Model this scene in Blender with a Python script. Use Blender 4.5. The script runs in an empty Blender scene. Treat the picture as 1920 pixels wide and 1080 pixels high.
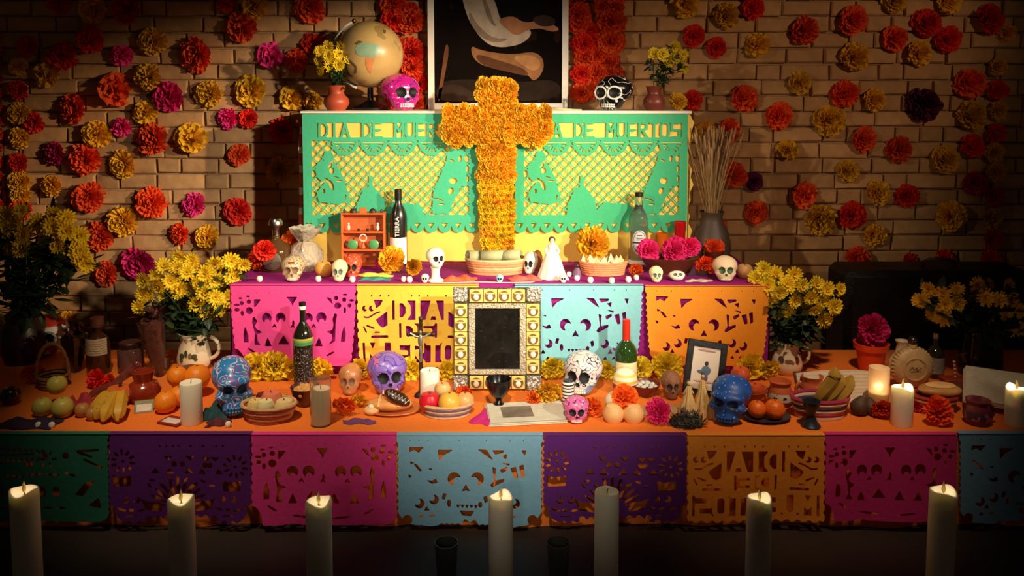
import bpy, math, random
import numpy as np
from mathutils import Vector, Matrix
D = bpy.data
SC = bpy.context.scene
COL = SC.collection
RND = random.Random(11)
PI = math.pi

# ------------------------------------------------------------------ camera
F = 1512.0                       # focal length in pixels of the 1920x1080 frame
PITCH = math.radians(4.5)
EYE = Vector((0, 0, 1.58))
HZ = 170.0                       # horizon row
Y0 = HZ + F * math.tan(PITCH)    # principal row
FWD = Vector((0, math.cos(PITCH), -math.sin(PITCH)))
UPV = Vector((0, math.sin(PITCH), math.cos(PITCH)))
cam = D.cameras.new('camera'); camo = D.objects.new('camera', cam); COL.objects.link(camo)
camo.location = EYE; camo.rotation_euler = (PI / 2 - PITCH, 0, 0)
cam.sensor_width = 36; cam.lens = 36 * F / 1920; cam.shift_y = -(540 - Y0) / 1920
cam.clip_start = .05
SC.camera = camo

# ------------------------------------------------------------------ light and exposure
vs = SC.view_settings
vs.view_transform = 'Standard'; vs.look = 'None'; vs.gamma = 1; vs.use_curve_mapping = False
vs.exposure = 0.0
w = D.worlds.new('world'); SC.world = w; w.use_nodes = True
w.node_tree.nodes['Background'].inputs[0].default_value = (1, .72, .5, 1)
w.node_tree.nodes['Background'].inputs[1].default_value = .014

def spot(name, loc, aim, energy, size, blend, col, rad):
    l = D.lights.new(name, 'SPOT'); l.energy = energy; l.spot_size = math.radians(size); l.spot_blend = blend
    l.color = col; l.shadow_soft_size = rad
    o = D.objects.new(name, l); COL.objects.link(o); o.location = loc
    o.rotation_euler = (Vector(aim) - Vector(loc)).to_track_quat('-Z', 'Y').to_euler()
    return o
spot('stage_spotlight', (3.6, 1.0, 2.40), (-1.0, 4.1, .95), 1150, 23, .75, (1, .72, .44), .04)
spot('stage_spotlight', (3.3, .4, 2.7), (1.35, 4.2, 1.72), 135, 36, 1.0, (1, .66, .40), .05)
spot('stage_spotlight', (-3.0, .7, 2.6), (.25, 3.8, 1.1), 300, 25, .9, (1, .80, .54), .06)
spot('front_light', (2.9, -.3, 2.6), (-.06, 3.55, 1.06), 1480, 27, 1.0, (1, .90, .72), .08)
spot('front_light', (-.4, -1.4, 1.9), (0, 3.1, .92), 170, 29, 1.0, (1, .86, .66), .12)  # unseen weak fill, added to brighten candles and low step from the front
spot('low_step_fill', (-1.15, 2.0, 2.7), (-1.08, 3.26, .42), 190, 41, .9, (1, .78, .52), .08)  # added fill, no real fixture: lifts the low step's left side, spares the wall
spot('low_step_fill', (1.15, 2.0, 2.7), (1.08, 3.26, .42), 135, 41, .9, (1, .72, .46), .08)  # matching added fill for the low step's right side
spot('low_step_fill', (0, 1.2, 2.6), (0, 3.14, .42), 330, 29, 1.0, (1, .86, .64), .08)  # invented overhead fill that brightens the middle of the low step

# ------------------------------------------------------------------ pixel helpers
def ray(px, py):
    return Vector((1, 0, 0)) * ((px - 960) / F) + UPV * ((Y0 - py) / F) + FWD
def at(px, py, Y):
    d = ray(px, py); return EYE + d * (Y / d.y)
def onz(px, py, z):
    d = ray(px, py); return EYE + d * ((z - EYE.z) / d.z)
def dep(Y, z):
    return Y * math.cos(PITCH) + (EYE.z - z) * math.sin(PITCH)
YA = 2.80                        # front of the low step
ZA = at(960, 814, YA).z
YB = onz(960, 702, ZA).y         # front of the middle step
ZB = at(960, 532, YB).z
YC = onz(960, 492, ZB).y         # front of the top box
ZC = at(960, 208, YC).z
YW = YC + .38                    # brick wall
def put(px, py, z, r=0):
    """point on the surface z whose front touches pixel row py; r = half depth in px -> (location, metres per px)"""
    p = onz(px, py, z); s = dep(p.y, z) / F
    Y = p.y + r * s; s = dep(Y, z) / F
    return Vector(((px - 960) * s, Y, z)), s

# ------------------------------------------------------------------ materials
def lin(h):
    if isinstance(h, str):
        h = h.lstrip('#'); c = [int(h[i:i + 2], 16) / 255 for i in (0, 2, 4)]
    else: c = [v / 255 for v in h]
    return [v / 12.92 if v <= .04045 else ((v + .055) / 1.055) ** 2.4 for v in c]
MATS = {}
def M(name, col='#888888', rough=.6, metal=0, var=.15, sc=30, bump=.15, pat=None, trans=0, sss=0, emit=0, alpha=1, coat=0, rnd=0, sheen=0, thin=0, spec=.5):
    if name in MATS: return MATS[name]
    m = D.materials.new(name); m.use_nodes = True; MATS[name] = m
    nt = m.node_tree; N = nt.nodes; L = nt.links; b = N['Principled BSDF']
    c = lin(col)
    tc = N.new('ShaderNodeTexCoord'); no = N.new('ShaderNodeTexNoise'); no.inputs['Scale'].default_value = sc; no.inputs['Detail'].default_value = 4
    L.new(tc.outputs['Object'], no.inputs['Vector'])
    mx = N.new('ShaderNodeMix'); mx.data_type = 'RGBA'
    mx.inputs[6].default_value = [max(0, v * (1 - var * 1.6)) for v in c] + [1]
    mx.inputs[7].default_value = [min(1, v * (1 + var * 1.6)) for v in c] + [1]
    L.new(no.outputs['Fac'], mx.inputs[0]); out = mx.outputs[2]
    if rnd:
        oi = N.new('ShaderNodeObjectInfo'); hs = N.new('ShaderNodeHueSaturation'); mr = N.new('ShaderNodeMapRange')
        mr.inputs[3].default_value = 1 - rnd; mr.inputs[4].default_value = 1 + rnd
        L.new(oi.outputs['Random'], mr.inputs[0]); L.new(mr.outputs[0], hs.inputs['Value']); L.new(out, hs.inputs['Color']); out = hs.outputs[0]
    for p in (pat or []):
        kind, c2, s2, th = p[:4]
        if kind in ('vein', 'dots'):
            vo = N.new('ShaderNodeTexVoronoi'); vo.inputs['Scale'].default_value = s2
            if kind == 'vein':
                vo.feature = 'DISTANCE_TO_EDGE'
                n2 = N.new('ShaderNodeTexNoise'); n2.inputs['Scale'].default_value = s2 * .9
                va = N.new('ShaderNodeVectorMath'); va.operation = 'SCALE'; va.inputs['Scale'].default_value = 1.1 / s2
                vb = N.new('ShaderNodeVectorMath'); vb.operation = 'ADD'
                L.new(tc.outputs['Object'], n2.inputs['Vector']); L.new(n2.outputs['Color'], va.inputs[0]); L.new(va.outputs[0], vb.inputs[0]); L.new(tc.outputs['Object'], vb.inputs[1]); L.new(vb.outputs[0], vo.inputs['Vector'])
            else: L.new(tc.outputs['Object'], vo.inputs['Vector'])
            src = vo.outputs['Distance']; op = 'LESS_THAN'
        elif kind == 'curl':
            n4 = N.new('ShaderNodeTexNoise'); n4.inputs['Scale'].default_value = s2; n4.inputs['Detail'].default_value = 1; L.new(tc.outputs['Object'], n4.inputs['Vector'])
            k1 = N.new('ShaderNodeMath'); k1.operation = 'MULTIPLY'; k1.inputs[1].default_value = p[4] if len(p) > 4 else 40; L.new(n4.outputs['Fac'], k1.inputs[0])
            k2 = N.new('ShaderNodeMath'); k2.operation = 'SINE'; L.new(k1.outputs[0], k2.inputs[0]); src = k2.outputs[0]; op = 'GREATER_THAN'
        elif kind == 'wave':
            wv = N.new('ShaderNodeTexWave'); wv.inputs['Scale'].default_value = s2; wv.bands_direction = p[4] if len(p) > 4 else 'Z'
            wv.inputs['Distortion'].default_value = p[5] if len(p) > 5 else 0
            L.new(tc.outputs['Object'], wv.inputs['Vector']); src = wv.outputs['Fac']; op = 'GREATER_THAN'
        else:
            n3 = N.new('ShaderNodeTexNoise'); n3.inputs['Scale'].default_value = s2; L.new(tc.outputs['Object'], n3.inputs['Vector']); src = n3.outputs['Fac']; op = 'GREATER_THAN'
        cm = N.new('ShaderNodeMath'); cm.operation = op; cm.inputs[1].default_value = th; L.new(src, cm.inputs[0])
        m2 = N.new('ShaderNodeMix'); m2.data_type = 'RGBA'; m2.inputs[7].default_value = lin(c2) + [1]
        L.new(cm.outputs[0], m2.inputs[0]); L.new(out, m2.inputs[6]); out = m2.outputs[2]
    L.new(out, b.inputs['Base Color'])
    b.inputs['Specular IOR Level'].default_value = spec; b.inputs['Roughness'].default_value = rough; b.inputs['Metallic'].default_value = metal
    b.inputs['Transmission Weight'].default_value = trans; b.inputs['Alpha'].default_value = alpha
    b.inputs['Coat Weight'].default_value = coat; b.inputs['Sheen Weight'].default_value = sheen
    if sss:
        b.inputs['Subsurface Weight'].default_value = sss; b.inputs['Subsurface Radius'].default_value = (1, .75, .5); b.inputs['Subsurface Scale'].default_value = .03
    if emit:
        b.inputs['Emission Color'].default_value = c + [1]; b.inputs['Emission Strength'].default_value = emit
    if bump:
        bp = N.new('ShaderNodeBump'); bp.inputs['Strength'].default_value = bump; bp.inputs['Distance'].default_value = .01
        L.new(no.outputs['Fac'], bp.inputs['Height']); L.new(bp.outputs[0], b.inputs['Normal'])
    if thin:                       # thin paper or petal: some light passes through
        tr = N.new('ShaderNodeBsdfTranslucent'); ms = N.new('ShaderNodeMixShader'); ms.inputs[0].default_value = thin
        L.new(out, tr.inputs['Color']); L.new(b.outputs[0], ms.inputs[1]); L.new(tr.outputs[0], ms.inputs[2]); L.new(ms.outputs[0], N['Material Output'].inputs[0])
    return m

# ------------------------------------------------------------------ mesh helpers: a shape is (vertices, faces)
def join(*ms):
    V = []; Fc = []
    for v, f in ms:
        o = len(V); V += [tuple(p) for p in v]; Fc += [tuple(i + o for i in q) for q in f]
    return V, Fc
def xf(m, loc=(0, 0, 0), rot=(0, 0, 0), sc=(1, 1, 1)):
    if not hasattr(sc, '__len__'): sc = (sc,) * 3
    from mathutils import Euler
    A = Matrix.Translation(Vector(loc)) @ Euler(rot).to_matrix().to_4x4() @ Matrix.Diagonal((*sc, 1))
    return [tuple(A @ Vector(p)) for p in m[0]], m[1]
def lathe(prof, n=28, wob=None):
    V = []; Fc = []; rings = []
    for k, (r, z) in enumerate(prof):
        if r <= 1e-7: rings.append([len(V)]); V.append((0, 0, z))
        else:
            rings.append(list(range(len(V), len(V) + n)))
            for j in range(n):
                a = 2 * PI * j / n; q = r * (1 + (wob(a, z) if wob else 0)); V.append((q * math.cos(a), q * math.sin(a), z))
    for A, B in zip(rings, rings[1:]):
        if len(A) == 1 and len(B) == 1: continue
        for j in range(n):
            k = (j + 1) % n
            if len(A) == 1: Fc.append((A[0], B[k], B[j]))
            elif len(B) == 1: Fc.append((A[j], A[k], B[0]))
            else: Fc.append((A[j], A[k], B[k], B[j]))
    return V, Fc
def box(cx, cy, cz, sx, sy, sz, bev=0):
    x, y, z = sx / 2, sy / 2, sz / 2
    if not bev:
        V = [(cx + i * x, cy + j * y, cz + k * z) for i in (-1, 1) for j in (-1, 1) for k in (-1, 1)]
        return V, [(0, 1, 3, 2), (4, 6, 7, 5), (0, 4, 5, 1), (2, 3, 7, 6), (0, 2, 6, 4), (1, 5, 7, 3)]
    b = min(bev, x * .9, y * .9, z * .9); V = []; idx = {}
    for i in (-1, 1):
        for j in (-1, 1):
            for k in (-1, 1):
                for ax in range(3):
                    p = [x - b, y - b, z - b]; p[ax] += b
                    idx[i, j, k, ax] = len(V); V.append((cx + i * p[0], cy + j * p[1], cz + k * p[2]))
    Fc = []
    for ax in range(3):
        u, v = [a for a in range(3) if a != ax]
        for s in (-1, 1):
            q = []
            for a, c in ((-1, -1), (1, -1), (1, 1), (-1, 1)):
                t = [0, 0, 0]; t[ax] = s; t[u] = a; t[v] = c; q.append(idx[(*t, ax)])
            Fc.append(tuple(q))
    for ax in range(3):
        u, v = [a for a in range(3) if a != ax]
        for a in (-1, 1):
            for c in (-1, 1):
                t = [0, 0, 0]; t[u] = a; t[v] = c; t1 = list(t); t1[ax] = -1; t2 = list(t); t2[ax] = 1
                Fc.append((idx[(*t1, u)], idx[(*t2, u)], idx[(*t2, v)], idx[(*t1, v)]))
    for i in (-1, 1):
        for j in (-1, 1):
            for k in (-1, 1): Fc.append((idx[i, j, k, 0], idx[i, j, k, 1], idx[i, j, k, 2]))
    return V, Fc
def tube(pts, r, n=8, caps=True):
    P = [Vector(p) for p in pts]; V = []; Fc = []; rs = r if hasattr(r, '__len__') else [r] * len(P)
    up = Vector((0, 0, 1))
    for i, p in enumerate(P):
        t = (P[min(i + 1, len(P) - 1)] - P[max(i - 1, 0)]).normalized()
        a = t.cross(up) if abs(t.dot(up)) < .95 else t.cross(Vector((0, 1, 0)))
        a.normalize(); b = t.cross(a)
        for j in range(n):
            q = 2 * PI * j / n; V.append(tuple(p + (a * math.cos(q) + b * math.sin(q)) * rs[i]))
    for i in range(len(P) - 1):
        for j in range(n): Fc.append((i * n + j, i * n + (j + 1) % n, (i + 1) * n + (j + 1) % n, (i + 1) * n + j))
    if caps: Fc += [tuple(range(n - 1, -1, -1)), tuple(range((len(P) - 1) * n, len(P) * n))]
    return V, Fc
def ell(rx, ry, rz, loc=(0, 0, 0), nu=20, nv=12):
    m = lathe([(math.sin(PI * i / nv), -math.cos(PI * i / nv)) for i in range(nv + 1)], nu)
    return [(loc[0] + p[0] * rx, loc[1] + p[1] * ry, loc[2] + p[2] * rz) for p in m[0]], m[1]
def prism(poly, y0, y1):
    """polygon in x,z extruded from y0 (front) to y1"""
    n = len(poly); V = [(x, y0, z) for x, z in poly] + [(x, y1, z) for x, z in poly]
    return V, [tuple(range(n)), tuple(range(2 * n - 1, n - 1, -1))] + [(i, n + i, n + (i + 1) % n, (i + 1) % n) for i in range(n)]
def mesh(name, m, mat, smooth=40):
    me = D.meshes.new(name); me.from_pydata([tuple(map(float, p)) for p in m[0]], [], [tuple(map(int, q)) for q in m[1]])
    me.materials.append(mat)
    if smooth:
        me.polygons.foreach_set('use_smooth', [True] * len(me.polygons)); me.set_sharp_from_angle(angle=math.radians(smooth))
    me.update(); return me
def obj(name, m, mat=None, parent=None, loc=None, rot=None, sc=None, smooth=40):
    me = m if isinstance(m, bpy.types.Mesh) else mesh(name, m, mat, smooth)
    o = D.objects.new(name, me); COL.objects.link(o)
    if parent is not None: o.parent = parent
    if loc is not None: o.location = loc
    if rot is not None: o.rotation_euler = rot
    if sc is not None: o.scale = sc if hasattr(sc, '__len__') else (sc,) * 3
    return o
def tag(o, label, cat, group=None, kind=None):
    if label: o['label'] = label
    if cat: o['category'] = cat
    if group: o['group'] = group
    if kind: o['kind'] = kind
    return o
def thing(name, label, cat, loc, rz=0, group=None, rot=None):
    o = D.objects.new(name, None); COL.objects.link(o); o.empty_display_size = .05
    o.location = loc; o.rotation_euler = rot or (0, 0, rz)
    return tag(o, label, cat, group)
def text(name, body, size, mat, parent, loc, rot=(PI / 2, 0, 0), bend=0, turn=0, thick=.0006):
    c = D.curves.new(name, 'FONT'); c.body = body; c.size = size; c.extrude = thick; c.align_x = 'CENTER'; c.align_y = 'CENTER'; c.resolution_u = 3
    t = D.objects.new(name, c); COL.objects.link(t)
    bpy.context.view_layer.update()
    me = D.meshes.new_from_object(t.evaluated_get(bpy.context.evaluated_depsgraph_get()))
    D.objects.remove(t); D.curves.remove(c)
    me.materials.clear(); me.materials.append(mat)
    for v in me.vertices:
        x, y, z = v.co
        if turn: x, y = x * math.cos(turn) - y * math.sin(turn), x * math.sin(turn) + y * math.cos(turn)
        if bend: v.co = ((bend + z) * math.sin(x / bend), -(bend + z) * math.cos(x / bend), y)
        else: v.co = (x, -z, y)
    o = D.objects.new(name, me); COL.objects.link(o); o.parent = parent; o.location = loc
    return o

# ------------------------------------------------------------------ 2-D cut fields (positive = paper), used for cut paper, map patches and painted shapes
class Fld:
    def __init__(s, x0, y0, x1, y1, n):
        s.b = (x0, y0, x1, y1); k = (x1 - x0) / n; s.nx = n + 1; s.ny = int(round((y1 - y0) / k)) + 1
        s.x, s.y = np.meshgrid(np.linspace(x0, x1, s.nx), np.linspace(y0, y1, s.ny)); s.f = np.full(s.x.shape, -1e3)
    def circ(s, x, y, r, ry=None, rot=0):
        X = s.x - x; Y = s.y - y
        if rot: c, q = math.cos(rot), math.sin(rot); X, Y = X * c + Y * q, -X * q + Y * c
        ry = ry or r
        return (1 - np.sqrt((X / r) ** 2 + (Y / ry) ** 2)) * min(r, ry)
    def rect(s, x0, y0, x1, y1, r=0):
        qx = np.abs(s.x - (x0 + x1) / 2) - (x1 - x0) / 2 + r; qy = np.abs(s.y - (y0 + y1) / 2) - (y1 - y0) / 2 + r
        return r - (np.sqrt(np.maximum(qx, 0) ** 2 + np.maximum(qy, 0) ** 2) + np.minimum(np.maximum(qx, qy), 0))
    def seg(s, x0, y0, x1, y1, w):
        dx, dy = x1 - x0, y1 - y0; t = np.clip(((s.x - x0) * dx + (s.y - y0) * dy) / (dx * dx + dy * dy + 1e-9), 0, 1)
        return w / 2 - np.sqrt((s.x - x0 - t * dx) ** 2 + (s.y - y0 - t * dy) ** 2)
    def poly(s, pts):
        d = np.full(s.x.shape, 1e9); ins = np.zeros(s.x.shape, bool); n = len(pts)
        for i in range(n):
            (ax, ay), (bx, by) = pts[i], pts[(i + 1) % n]
            dx, dy = bx - ax, by - ay; t = np.clip(((s.x - ax) * dx + (s.y - ay) * dy) / (dx * dx + dy * dy + 1e-9), 0, 1)
            d = np.minimum(d, np.hypot(s.x - ax - t * dx, s.y - ay - t * dy))
            if abs(dy) > 1e-9: ins ^= ((ay > s.y) != (by > s.y)) & (s.x < dx * (s.y - ay) / dy + ax)
        return np.where(ins, d, -d)
    def add(s, *g):
        for q in g: s.f = np.maximum(s.f, q)
    def cut(s, *g):
        for q in g: s.f = np.minimum(s.f, -q)
    def word(s, txt, x0, y0, x1, y1, wd, gap=.35):
        """cut a window and leave the letters standing in it"""
        s.cut(s.rect(x0 - wd, y0, x1 + wd, y1))
        n = len(txt); cw = (x1 - x0) / (n + gap * (n - 1)); h = y1 - y0
        for i, ch in enumerate(txt):
            if ch == ' ': continue
            ox = x0 + i * cw * (1 + gap)
            for a, b, c, d in FONT[ch]: s.add(s.seg(ox + a * cw, y0 + b * h, ox + c * cw, y0 + d * h, wd))
    def tris(s):
        f = s.f; V = []; Fc = []; vid = {}; eid = {}
        def gv(j, i):
            if (j, i) not in vid: vid[j, i] = len(V); V.append((s.x[j, i], s.y[j, i]))
            return vid[j, i]
        def ge(a, b):
            k = (a, b) if a < b else (b, a)
            if k not in eid:
                fa, fb = f[k[0]], f[k[1]]; t = min(.98, max(.02, fa / (fa - fb))); eid[k] = len(V)
                V.append((s.x[k[0]] * (1 - t) + s.x[k[1]] * t, s.y[k[0]] * (1 - t) + s.y[k[1]] * t))
            return eid[k]
        P = f > 0
        for j in range(s.ny - 1):
            for i in range(s.nx - 1):
                c = ((j, i), (j, i + 1), (j + 1, i + 1), (j + 1, i)); p = [P[q] for q in c]
                if not any(p): continue
                if all(p): Fc.append(tuple(gv(*q) for q in c)); continue
                poly = []
                for k in range(4):
                    if p[k]: poly.append(gv(*c[k]))
                    if p[k] != p[(k + 1) % 4]: poly.append(ge(c[k], c[(k + 1) % 4]))
                if len(poly) > 2: Fc.append(tuple(poly))
        return V, Fc
FONT = {'D': [(0, 0, 0, 1), (0, 0, .6, 0), (.6, 0, 1, .3), (1, .3, 1, .7), (1, .7, .6, 1), (.6, 1, 0, 1)], 'I': [(.5, 0, .5, 1)],
        'A': [(0, 1, .5, 0), (.5, 0, 1, 1), (.2, .68, .8, .68)], 'E': [(0, 0, 0, 1), (0, 0, 1, 0), (0, .5, .8, .5), (0, 1, 1, 1)],
        'M': [(0, 1, 0, 0), (0, 0, .5, .6), (.5, .6, 1, 0), (1, 0, 1, 1)], 'U': [(0, 0, 0, .8), (0, .8, .3, 1), (.3, 1, .7, 1), (.7, 1, 1, .8), (1, .8, 1, 0)],
        'R': [(0, 0, 0, 1), (0, 0, .9, .05), (.9, .05, .9, .42), (.9, .42, 0, .5), (.35, .5, 1, 1)], 'T': [(0, 0, 1, 0), (.5, 0, .5, 1)],
        'O': [(.2, 0, .8, 0), (.8, 0, 1, .2), (1, .2, 1, .8), (1, .8, .8, 1), (.8, 1, .2, 1), (.2, 1, 0, .8), (0, .8, 0, .2), (0, .2, .2, 0)],
        'S': [(1, 0, 0, 0), (0, 0, 0, .5), (0, .5, 1, .5), (1, .5, 1, 1), (1, 1, 0, 1)]}

# ================================================================== the setting
m_floor = M('dark_floor', '#2a201a', .6, sc=6)
fl = tag(obj('floor', box(0, 2.2, -.03, 7.2, 5, .06), m_floor), 'dark floor in front of the altar', None, kind='structure')
m_mortar = M('mortar', '#b08a64', .95, sc=25, var=.25, bump=.6)
m_brick = M('limewashed_brick', '#bd9060', .9, sc=14, var=.24, bump=.6, rnd=.14)
wall = obj('wall_back', box(0, YW + .06, 1.3, 7.2, .1, 2.6), m_mortar); tag(wall, None, None, kind='structure')
def brick_mesh(seed, ln):
    r = random.Random(seed); h = .0745; d = .022; b = .006
    def j(a): return r.uniform(-a, a)
    V = []
    for (u, v) in ((0, 0), (ln, 0), (ln, h), (0, h)): V.append((u, 0, v))
    for (u, v) in ((0, 0), (ln, 0), (ln, h), (0, h)): V.append((u + j(.003), -d + b + j(.002), v + j(.003)))
    for (u, v) in ((b, b), (ln - b, b), (ln - b, h - b), (b, h - b)): V.append((u + j(.004), -d + j(.004), v + j(.004)))
    V.append((ln / 2 + j(.02), -d - .002 + j(.003), h / 2 + j(.01)))
    Fc = []
    for a in (0, 4):
        for k in range(4): Fc.append((a + k, a + (k + 1) % 4, a + 4 + (k + 1) % 4, a + 4 + k))
    Fc += [(8 + k, 8 + (k + 1) % 4, 12) for k in range(4)]
    return V, Fc
BR = {(k, s): brick_mesh(k * 7 + s, (.245, .118, .185)[k]) for k in range(3) for s in range(4)}
BRM = {k: mesh('brick', v, m_brick, 25) for k, v in BR.items()}
course = .0818; spots = []
r = random.Random(3)
for row in range(31):
    z = row * course + .004; x = -3.3 - r.random() * .2
    while x < 3.3:
        k = r.choices((0, 1, 2), (6, 3, 1.5))[0]; ln = (.245, .118, .185)[k]
        spots.append((x, z + r.uniform(-.002, .002), k, r.randrange(4), r.uniform(-.012, .012), r.uniform(-.005, .004))); x += ln + .009
def seen(sp):
    x, z = sp[0] + .1, sp[1]; s = F / dep(YW, z); px = 960 + x * s; py = HZ + (EYE.z - z) * F / YW
    if not (-40 < px < 1960 and -20 < py < 640): return 0
    if 560 < px < 1290 and py > 215: return 0
    if 430 < px < 1440 and py > 520: return 0
    if px > 1590 and py > 520: return .2
    return 1 + .3 * (sp[2] == 0) - abs(px - 960) / 9000
order = sorted(range(len(spots)), key=lambda i: -seen(spots[i]))
rest = []
for n_, i in enumerate(order):
    x, z, k, s_, ry, dy = spots[i]
    if n_ < 300: obj('brick', BRM[k, s_], parent=wall, loc=(x, YW + .012 + dy, z), rot=(0, ry, 0))
    else: rest.append(xf(BR[k, s_], (x, YW + .012 + dy, z), (0, ry, 0)))
tag(obj('brickwork', join(*rest), m_brick, wall, smooth=25), None, None, kind='stuff')

# ------------------------------------------------------------------ the three steps of the altar
def cloth_block(x0, x1, y0, y1, z0, z1, n, amp, wl, seed):
    """a step under a cloth: flat top, rounded front edge, hanging front and sides with soft folds"""
    r = random.Random(seed); ph = [r.uniform(0, 6.28) for _ in range(4)]
    def fold(t, d):
        return amp * d * (math.sin(t / wl * 6.28 + ph[0]) + .6 * math.sin(t / wl * 2.7 * 6.28 + ph[1]) + .8 * math.sin(t / wl * .43 * 6.28 + ph[2]))
    V = []; Fc = []; prof = [(y1, z1, 0), (y0 + .05, z1, 0), (y0 + .012, z1, 0), (y0 + .003, z1 - .004, 0), (y0, z1 - .014, .1)]
    prof += [(y0, z1 - .014 - (z1 - .014 - z0) * k / 7, k / 7) for k in range(1, 8)]
    for i in range(n + 1):
        x = x0 + (x1 - x0) * i / n
        for (y, z, d) in prof: V.append((x, y + fold(x, d) + abs(amp) * d * 2.4, z))
    m = len(prof)
    for i in range(n):
        for k in range(m - 1): Fc.append((i * m + k, i * m + k + 1, (i + 1) * m + k + 1, (i + 1) * m + k))
    for sx, i in ((-1, 0), (1, n)):
        o = len(V)
        for k in range(8):
            d = k / 7
            for q in range(8):
                y = y0 + .0 + (y1 - y0) * q / 7; x = (x0 if sx < 0 else x1) + sx * (.012 * d + fold(y * 1.3 + 2, d) * .8)
                if q == 0: y = V[i * m + min(m - 1, 4 + k)][1]
                V.append((x if q else V[i * m][0] + sx * .01 * d, y, z1 - (z1 - z0) * d))
        for k in range(7):
            for q in range(7):
                a = o + k * 8 + q; Fc.append((a, a + 1, a + 9, a + 8) if sx < 0 else (a, a + 8, a + 9, a + 1))
    return V, Fc
m_orange_cloth = M('orange_cloth', '#ea7a2c', .85, sc=90, var=.08, bump=.2, spec=.25)
m_purple_cloth = M('purple_cloth', '#8e1c72', .85, sc=70, var=.12, bump=.2, spec=.2)
m_yellow_paper = M('yellow_paper', '#f9ca5a', .7, sc=12, var=.05, bump=.05)
m_white_paper = M('white_paper', '#efe6cf', .7, sc=20, var=.06, bump=.1)
tag(obj('altar_step', cloth_block(-3.25, 3.25, YA, 3.74, .002, ZA, 220, .010, .62, 5), m_orange_cloth), 'long low altar step draped in orange cloth', 'altar step')
s2 = dep(YB, ZB) / F
xb0, xb1 = (431 - 960) * s2, (1444 - 960) * s2
tag(obj('altar_step', cloth_block(xb0, xb1, YB, YW - .03, ZA + .002, ZB, 120, .006, .33, 8), m_purple_cloth), 'middle altar step draped in purple cloth', 'altar step')
s3 = dep(YC, ZC) / F
xc0, xc1 = (566 - 960) * s3, (1294 - 960) * s3
tb = thing('altar_box', 'tall yellow papered box, top tier of the altar', 'altar box', ((xc0 + xc1) / 2, (YC + YW) / 2 - .015, ZB))
hw = (xc1 - xc0) / 2; hd = (YW - .03 - YC) / 2
obj('box_body', box(0, 0, (ZC - ZB) / 2 - .006, hw * 2, hd * 2, ZC - ZB - .014, .006), m_yellow_paper, tb)
obj('top_cover', box(0, -.005, ZC - ZB - .007, hw * 2 + .014, hd * 2 + .02, .014, .004), m_white_paper, tb)
# loose paper edge on the right corner and ribbon on the left one
zz = [(hw + .004, 0)]; zl = ZC - ZB
e = [(.012 + .014 * ((k % 2) * 2 - 1) * .6 + .012 * math.sin(k * .9), zl - .02 - k * (zl - .06) / 18) for k in range(19)]
poly = [(0, zl - .015)] + e + [(0, .04)]
obj('paper_edge', xf(prism(poly, -.001, .001), (hw - .002, -hd + .004, 0), (0, 0, .5)), m_yellow_paper, tb)
m_ribbon = M('red_ribbon', '#c7452c', .5, pat=[('wave', '#e9d9c4', 3.2, .72, 'Z', 2)])
rb = thing('ribbon', 'striped red and white ribbon hanging at the left corner of the top box', 'ribbon', (xc0 - .014, YC + .03, ZB))
obj('strip', tube([(.004 * math.sin(k * 1.7) - .01 * (k / 10), .006 * math.cos(k * 2.1), zl - .05 - k * (zl - .08) / 10) for k in range(11)], [.006 + .004 * (k % 3) for k in range(11)], 6), m_ribbon, rb)
obj('bow', join(ell(.016, .007, .01, (-.01, 0, zl - .05), 10, 6), ell(.014, .007, .01, (.012, 0, zl - .047), 10, 6)), m_ribbon, rb)

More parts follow.
